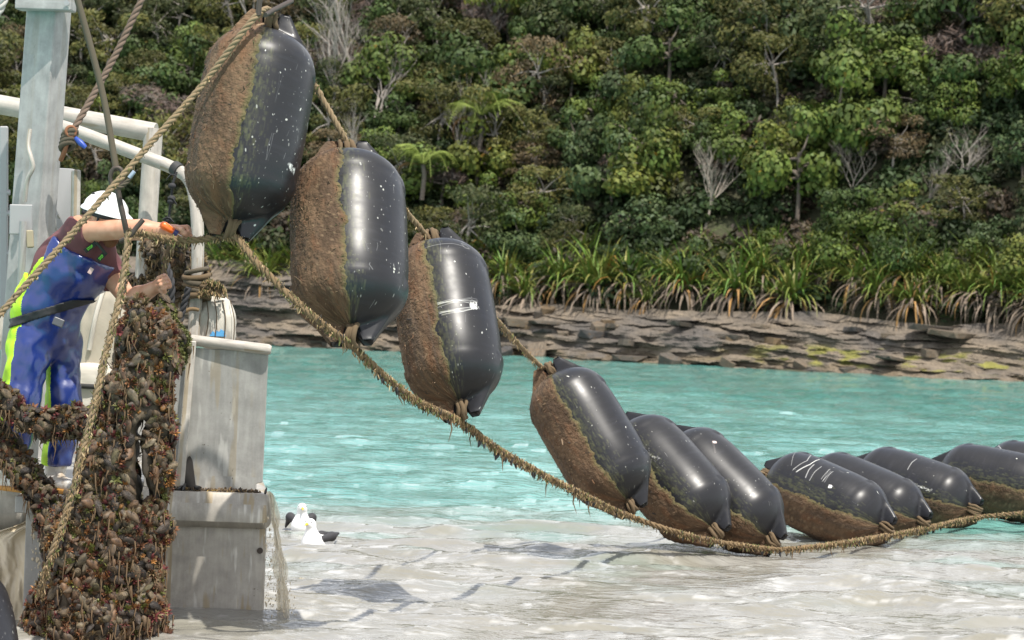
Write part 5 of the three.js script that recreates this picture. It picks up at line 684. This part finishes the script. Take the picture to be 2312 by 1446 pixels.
  part('shirt', tint(shirt, (x, y, z) => mix3([0.115, 0.040, 0.046], [0.15, 0.058, 0.062], sstep(-0.3, 0.3, fbm(x * 8, y * 8, z * 8)))), mat([1, 1, 1], { vertexColors: true, roughness: 0.9 }), man);
  // waterproof trousers with a bib
  const inFront = (x, y, z, k) => (x - J.chest.x) * front.x + (y - J.chest.y) * front.y + (z - J.chest.z) * front.z + k;
  const along = (x, y, z) => (x - J.waist.x) * T.x + (y - J.waist.y) * T.y + (z - J.waist.z) * T.z, bibTop = P(206, 583, 17.1), topAt = along(bibTop.x, bibTop.y, bibTop.z);
  const wear = (x, y, z) => { const p = [x, y, z], a = along(x, y, z); let f = smin(legs(p) - 0.016, cone(p, J.pel, J.waist, 0.152, 0.142) - 0.03, 0.05); const bib = Math.max(torso(p) - 0.032, -inFront(x, y, z, 0.03 + 0.06 * sstep(0.3, 0, a)), a - topAt - 0.03 * (x - bibTop.x)); const low = Math.max(torso(p) - 0.03, a - 0.10); f = smin(smin(f, low, 0.02), bib, 0.012); const hem = 0.045 + 0.0 * x; f = Math.max(f, Math.min(p[1] - J.ankR.y < hem ? 9 : -9, 9) > 0 && y < J.ankL.y + 0.03 ? J.ankL.y + 0.03 - y : f); const sag = 0.019 * (0.45 - 2.4 * Math.abs(fbm(x * 5.5 + y * 1.5, y * 5.2 - x * 3, z * 5, 2))) * (y < J.pel.y + 0.08 ? 1.15 : 0.75) + 0.005 * ns(x * 17 + y * 6, y * 13, z * 17); return f + sag + folds(x, y, z, 0.5); };
  const tg = surfaceNets(wear, [-2.85, 0.70, -17.65], [-1.95, 2.1, -16.8], 0.0105);
  const axisOff = (x, y, z) => { // how far round to the back of its limb a point lies
    const best = [[J.hipR, J.kneeR, 0.1], [J.kneeR, J.ankR, 0.075], [J.hipL, J.kneeL, 0.1], [J.kneeL, J.ankL, 0.075], [J.pel, J.waist, 0.18], [J.waist, J.chest, 0.19]].map(([a, b, r]) => { const d = b.clone().sub(a), t = Math.min(1, Math.max(0, ((x - a.x) * d.x + (y - a.y) * d.y + (z - a.z) * d.z) / d.lengthSq())), q = a.clone().addScaledVector(d, t); return [Math.hypot(x - q.x, y - q.y, z - q.z) - r, (x - q.x) * -0.93 + (z - q.z) * -0.30, r]; }).sort((a, b) => a[0] - b[0])[0]; return best[1] / best[2]; };
  const ix = tg.index.array, tp = tg.attributes.position, A = [], Bk = []; for (let i = 0; i < ix.length; i += 3) { let s = 0; for (let k = 0; k < 3; k++) s += axisOff(tp.getX(ix[i + k]), tp.getY(ix[i + k]), tp.getZ(ix[i + k])) / 3; (s > 0.30 ? Bk : A).push(ix[i], ix[i + 1], ix[i + 2]); }
  const sub = (list) => { const g = tg.clone(); g.setIndex(list); return g; };
  const mud = (a, b) => (x, y, z) => mix3(a, b, 0.4 * sstep(0.10, 0.4, fbm(x * 13, y * 9, z * 13, 4)));
  const bibs = part('bib_trousers', tint(sub(A), mud([0.004, 0.022, 0.155], [0.014, 0.028, 0.10])), mat([1, 1, 1], { physical: true, vertexColors: true, roughness: 0.36, clearcoat: 0.8, clearcoatRoughness: 0.22 }), man);
  part('back_panel', tint(sub(Bk), mud([0.46, 0.78, 0.02], [0.30, 0.42, 0.05])), mat([1, 1, 1], { vertexColors: true, roughness: 0.6 }), man);
  const patchAt = P(204, 612, 17.02); part('name_tag', box(0.022, 0.034, 0.004, V(0, 0, 0), 0.001).rotateZ(-0.5).translate(patchAt.x, patchAt.y, patchAt.z), mat([0.5, 0.36, 0.33], { roughness: 0.7 }), bibs);
  // belt
  const bN = V(-0.32, 0.94, 0.02).normalize(), bC = P(104, 706, 17.28); const belt = surfaceNets((x, y, z) => Math.max(Math.abs(wear(x, y, z) - 0.004) - 0.007, Math.abs((x - bC.x) * bN.x + (y - bC.y) * bN.y + (z - bC.z) * bN.z) - 0.024), [-2.85, 1.2, -17.6], [-2.2, 1.75, -16.95], 0.008); const bm = part('belt', belt, mat([0.018, 0.018, 0.02], { roughness: 0.6 }), man); const bk = P(131, 728, 17.06); part('buckle', box(0.06, 0.045, 0.016, V(0, 0, 0), 0.006).rotateZ(-0.35).translate(bk.x, bk.y, bk.z), mat([0.09, 0.09, 0.1], { roughness: 0.35 }), bm);
  // boots
  for (const [a, toe] of [[J.ankL, P(158, 1094, 17.2)], [J.ankR, P(66, 1092, 17.05)]]) { const heel = a.clone().add(V(-0.02, -0.055, -0.01)); toe.y = heel.y - 0.012; const g = surfaceNets((x, y, z) => { const p = [x, y, z]; let f = smin(cone(p, a.clone().add(V(0, 0.06, 0)), heel, 0.062, 0.055), cone(p, heel, toe, 0.052, 0.04), 0.04); return Math.max(f, heel.y - 0.038 - y); }, [heel.x - 0.12, heel.y - 0.08, heel.z - 0.14], [heel.x + 0.3, heel.y + 0.2, heel.z + 0.3], 0.009); const b = part('boot', tint(g, (x, y, z) => mix3([0.62, 0.60, 0.56], [0.40, 0.33, 0.25], sstep(0.0, 0.3, fbm(x * 14, y * 14, z * 14)))), mat([1, 1, 1], { vertexColors: true, roughness: 0.4 }), man);
    const so = surfaceNets((x, y, z) => Math.max(cone([x, 0, z], V(heel.x, 0, heel.z), V(toe.x, 0, toe.z), 0.060, 0.05), Math.abs(y - (heel.y - 0.04)) - 0.014), [heel.x - 0.1, heel.y - 0.08, heel.z - 0.12], [heel.x + 0.3, heel.y, heel.z + 0.3], 0.008); part('sole', so, mat([0.42, 0.20, 0.035], { roughness: 0.7 }), b); }
  // helmet
  { const g = new THREE.SphereGeometry(1, 40, 22, 0, 6.2832, 0, 1.72), p = g.attributes.position, M = new THREE.Matrix4().makeBasis(face, up, ear.clone().negate()).setPosition(HP(0.035, -0.004, 0)); for (let i = 0; i < p.count; i++) { let x = p.getX(i), y = p.getY(i), z = p.getZ(i); const rim = sstep(0.12, -0.1, y), rid = 1 + 0.03 * sstep(0.25, 0.12, Math.abs(z)) * sstep(0.2, 0.6, y) + 0.02 * sstep(0.06, 0.0, Math.abs(Math.abs(z) - 0.55)); p.setXYZ(i, x * (0.128 + 0.016 * rim + (x > 0 ? 0.022 * rim : 0)) * rid, y * 0.100 * rid, z * (0.108 + 0.010 * rim) * rid); } g.computeVertexNormals(); g.applyMatrix4(M);
    const h = part('helmet', g, mat([0.80, 0.80, 0.79], { physical: true, roughness: 0.35, clearcoat: 0.3 }), man), W = (x, y, z) => V(x, y, z).applyMatrix4(M), dark = mat([0.02, 0.02, 0.022], { roughness: 0.6 });
    part('headband', tube(Array.from({ length: 20 }, (_, i) => { const a = i / 20 * 6.283; return W(Math.cos(a) * 0.112, -0.025, Math.sin(a) * 0.097); }), 0.014, 7, { closed: true }), dark, h);
    for (const [x, y, z] of [[0.02, 0.080, -0.062], [-0.05, 0.075, -0.055], [0.02, 0.080, 0.062], [-0.05, 0.075, 0.055]]) part('vent', tube([W(x - 0.02, y, z), W(x + 0.022, y - 0.003, z)], 0.0055, 6), dark, h);
    part('ratchet', box(0.03, 0.045, 0.06).applyMatrix4(new THREE.Matrix4().makeTranslation(-0.118, -0.03, 0)).applyMatrix4(M), dark, h); for (const s of [-1, 1]) part('chin_strap', tube([W(0.03, -0.03, 0.1 * s), W(0.03, -0.09, 0.09 * s), W(0.045, -0.15, 0.02 * s)], 0.006, 5, { step: 0.02 }), dark, h);
    const bd = surfaceNets((x, y, z) => { const q = [x, y, z]; return Math.max(smin(cone(q, HP(-0.075, 0.055, 0.03), HP(-0.115, 0.07, 0), 0.042, 0.03), cone(q, HP(-0.075, 0.055, -0.03), HP(-0.115, 0.07, 0), 0.042, 0.03), 0.03) + 0.008 * ns(x * 60, y * 60, z * 60), -cone(q, HP(-0.07, 0.125, 0.02), HP(-0.07, 0.125, -0.02), 0.022, 0.022)); }, ...bx(HP(-0.09, 0.06, 0), 0.1), 0.0055); part('beard', bd, mat([0.16, 0.062, 0.028], { roughness: 0.95 }), man); }
  // lanyard with lettering
  { const tx = paint(256, 64, (x) => { x.fillStyle = 'rgb(18,22,18)'; x.fillRect(0, 0, 256, 64); x.fillStyle = 'rgb(120,220,60)'; x.font = 'bold 50px sans-serif'; x.fillText('STOP', 52, 50); }); const lm = mat([1, 1, 1], { map: tx, roughness: 0.7 }); const ly = thing('lanyard', 'black neck lanyard with green lettering that reads STOP', 'lanyard'); for (const [a, b] of [[P(191, 568, 17.0), P(217, 548, 16.99)], [P(219, 590, 16.985), P(238, 570, 16.99)]]) { const d = b.clone().sub(a), g = new THREE.BoxGeometry(d.length(), 0.026, 0.003, 4, 1, 1), x = d.clone().normalize(), z = V(0.15, -0.1, 1).addScaledVector(x, -V(0.15, -0.1, 1).dot(x)).normalize(); g.applyMatrix4(new THREE.Matrix4().makeBasis(x, z.clone().cross(x), z).setPosition(a.clone().add(b).multiplyScalar(0.5))); part('strap', g, lm, ly); } part('strap', tube([P(217, 548, 16.99), P(232, 566, 16.985), P(240, 575, 16.99)], 0.008, 5, { step: 0.02 }), mat([0.02, 0.025, 0.02], { roughness: 0.8 }), ly); }
  // knife
  { const k = thing('knife', 'orange handled knife in the worker\'s outstretched hand', 'knife'), a = P(396, 526, 16.80), b = P(362, 505, 16.79), c = a.clone().lerp(b, 0.5), y = b.clone().sub(a).normalize(); const g = new THREE.LatheGeometry([[0.0001, -0.046], [0.012, -0.045], [0.0165, -0.03], [0.020, 0], [0.0225, 0.022], [0.018, 0.04], [0.008, 0.047], [0.0001, 0.048]].map(([r, h]) => new THREE.Vector2(r, h)), 16), q = new THREE.Quaternion().setFromUnitVectors(V(0, 1, 0), y); g.applyQuaternion(q).translate(c.x, c.y, c.z); part('handle', g, mat([0.85, 0.14, 0.012], { physical: true, roughness: 0.35, clearcoat: 0.3 }), k); part('collar', tube([a.clone().addScaledVector(y, 0.012), a.clone().addScaledVector(y, -0.012)], 0.0165, 10), mat([0.03, 0.04, 0.14], { roughness: 0.5 }), k); part('blade', beam(a.clone().addScaledVector(y, -0.01), P(436, 548, 16.79), 0.003, 0.02, 0.2, 0.001), mat([0.6, 0.6, 0.6], { metalness: 0.9, roughness: 0.3 }), k); }
}

// ---------------------------------------------------------------- gulls
function gull(at, turn, label, s, wingsOut) {
  const o = thing('gull', label, 'gull', at), white = mat([0.82, 0.82, 0.81], { roughness: 0.8 }), black = mat([0.028, 0.027, 0.03], { roughness: 0.7 });
  const g = surfaceNets((x, y, z) => { const p = [x, y, z]; let f = cone(p, V(0.06, 0.035, 0), V(-0.14, 0.045, 0), 0.075, 0.045); f = smin(f, cone(p, V(0.07, 0.05, 0), V(0.09, 0.16, 0), 0.066, 0.036), 0.05); f = smin(f, cone(p, V(0.095, 0.19, 0), V(0.115, 0.19, 0), 0.034, 0.029), 0.03); f = smin(f, cone(p, V(-0.14, 0.05, 0), V(-0.24, 0.085, 0), 0.03, 0.010), 0.04); return f; }, [-0.3, -0.08, -0.14], [0.22, 0.25, 0.14], 0.008); part('body', g, white, o);
  part('bill', (() => { const c = new THREE.ConeGeometry(0.012, 0.05, 8); c.rotateZ(-Math.PI / 2 - 0.25).translate(0.16, 0.18, 0); return c; })(), mat([0.75, 0.48, 0.03], { roughness: 0.5 }), o); for (const e of [-1, 1]) part('eye', new THREE.SphereGeometry(0.005, 8, 6).translate(0.124, 0.200, 0.027 * e), black, o);
  for (const e of [-1, 1]) { const w = surfaceNets((x, y, z) => { const p = [x, y, z], q = wingsOut ? [V(0.05, 0.085, 0.05 * e), V(-0.02, 0.105, 0.085 * e), V(-0.09, 0.02, 0.115 * e)] : [V(0.03, 0.07, 0.055 * e), V(-0.12, 0.085, 0.045 * e), V(-0.26, 0.10, 0.012 * e)]; return smin(cone(p, q[0], q[1], 0.026, 0.03), cone(p, q[1], q[2], 0.03, 0.009), 0.03); }, [-0.32, -0.05, -0.25], [0.12, 0.2, 0.25], 0.008); part('wing', w, black, o); }
  o.rotation.y = turn; o.scale.setScalar(s); return o;
}
gull(P(716, 1230, 22.85).setY(-0.02), -2.1, 'black-backed gull sitting on the muddy water with its yellow bill turned', 0.98, false);
gull(P(679, 1192, 24.4).setY(-0.02), -1.45, 'black-backed gull with raised neck and drooped dark wings, behind the other gull', 0.98, true);

// ---------------------------------------------------------------- muddy water that pours off the barge
{
  const m = mat([0.56, 0.48, 0.35], { physical: true, roughness: 0.22, ior: 1.33 }), sheet = (name, label, cols, rows, f) => { const pos = [], idx = [], uv = []; for (let j = 0; j <= rows; j++) for (let i = 0; i <= cols; i++) { const p = f(i / cols, j / rows); pos.push(p.x, p.y, p.z); uv.push(i / cols, j / rows * 2); } for (let j = 0; j < rows; j++) for (let i = 0; i < cols; i++) { const a = j * (cols + 1) + i, b = a + cols + 1; idx.push(a, b, b + 1, a, b + 1, a + 1); } const o = thing(name, label, 'water'); o.userData.kind = 'stuff'; part('sheet', geoFrom(pos, idx, { uv }), m, o); return o; };
  const drops = (o, n, seed, f) => { const R = rng(seed), ms = []; for (let i = 0; i < n; i++) { const [p, s] = f(R); ms.push(new THREE.Matrix4().compose(p, new THREE.Quaternion(), V(s, s * (1 + R() * 1.8), s))); } stuffCopies('droplets', new THREE.IcosahedronGeometry(1, 1), m, ms, o); };
  const a = sheet('muddy_outflow', 'sheet of brown muddy water pouring over the rounded pontoon end', 60, 90, (u, v) => { const py = 1112 + 370 * v, l = lerp(58, -45, sstep(0.16, 0.30, v)) + 14 * ns(v * 6, 2), px = lerp(l, 94 + 24 * sstep(0.05, 0.5, v) + 9 * fbm(v * 7, 3, 1), u), out = 0.02 + 0.12 * sstep(0.12, 0.5, v); return P(px, py, 17.38 - out + 0.10 * fbm(u * 4 + v, v * 2.6, 2, 4) * sstep(0, 0.2, v) + 0.012 * ns(u * 18, v * 6, 4)); });
  drops(a, 420, 4, (R) => { const v = R(), p = P(70 + 55 * R() * (0.3 + v), 1150 + 300 * v, 17.2 + (R() - 0.5) * 0.2); return [p, 0.002 + 0.007 * R() * R()]; });
  const o = thing('muddy_outflow', 'thin splashing fall of muddy water off the corner of the barge', 'water'); o.userData.kind = 'stuff';
  for (const [k, d0, w0] of [[0, 18.05, 1], [1, 18.2, 0.75], [2, 17.95, 0.55]]) { const pos = [], idx = [], C = 26, N = 70; for (let j = 0; j <= N; j++) for (let i = 0; i <= C; i++) { const u = i / C, v = j / N, mid = 606 + 12 * k * v + 34 * Math.sqrt(v) * (1 - 0.25 * k), half = (6 + 24 * Math.pow(v, 0.7)) * w0 * Math.max(0.15, 0.65 + 0.9 * ns(v * 6, k * 5)) * (1 - 0.35 * v) , p = P(mid + (u * 2 - 1) * half + 5 * ns(v * 9, u * 3, k), 1122 + 275 * v - 14 * Math.sin(u * 3) * (1 - v), d0 + 0.06 * fbm(u * 3, v * 5, k, 3)); pos.push(p.x, p.y, p.z); } for (let j = 0; j < N; j++) for (let i = 0; i < C; i++) { const a1 = j * (C + 1) + i, b1 = a1 + C + 1; idx.push(a1, b1, b1 + 1, a1, b1 + 1, a1 + 1); } part('fall', geoFrom(pos, idx), mat([0.82, 0.78, 0.69], { physical: true, roughness: 0.3, ior: 1.33, transmission: 0.6, thickness: 0 }), o); }
  drops(o, 420, 9, (R) => { const v = Math.sqrt(R()); return [P(598 + 80 * R() * v + 10 * (R() - 0.5), 1140 + 255 * v, 18 + (R() - 0.6) * 0.5), 0.0015 + 0.006 * R() * R() * R()]; });
}

renderer.render(scene, camera);
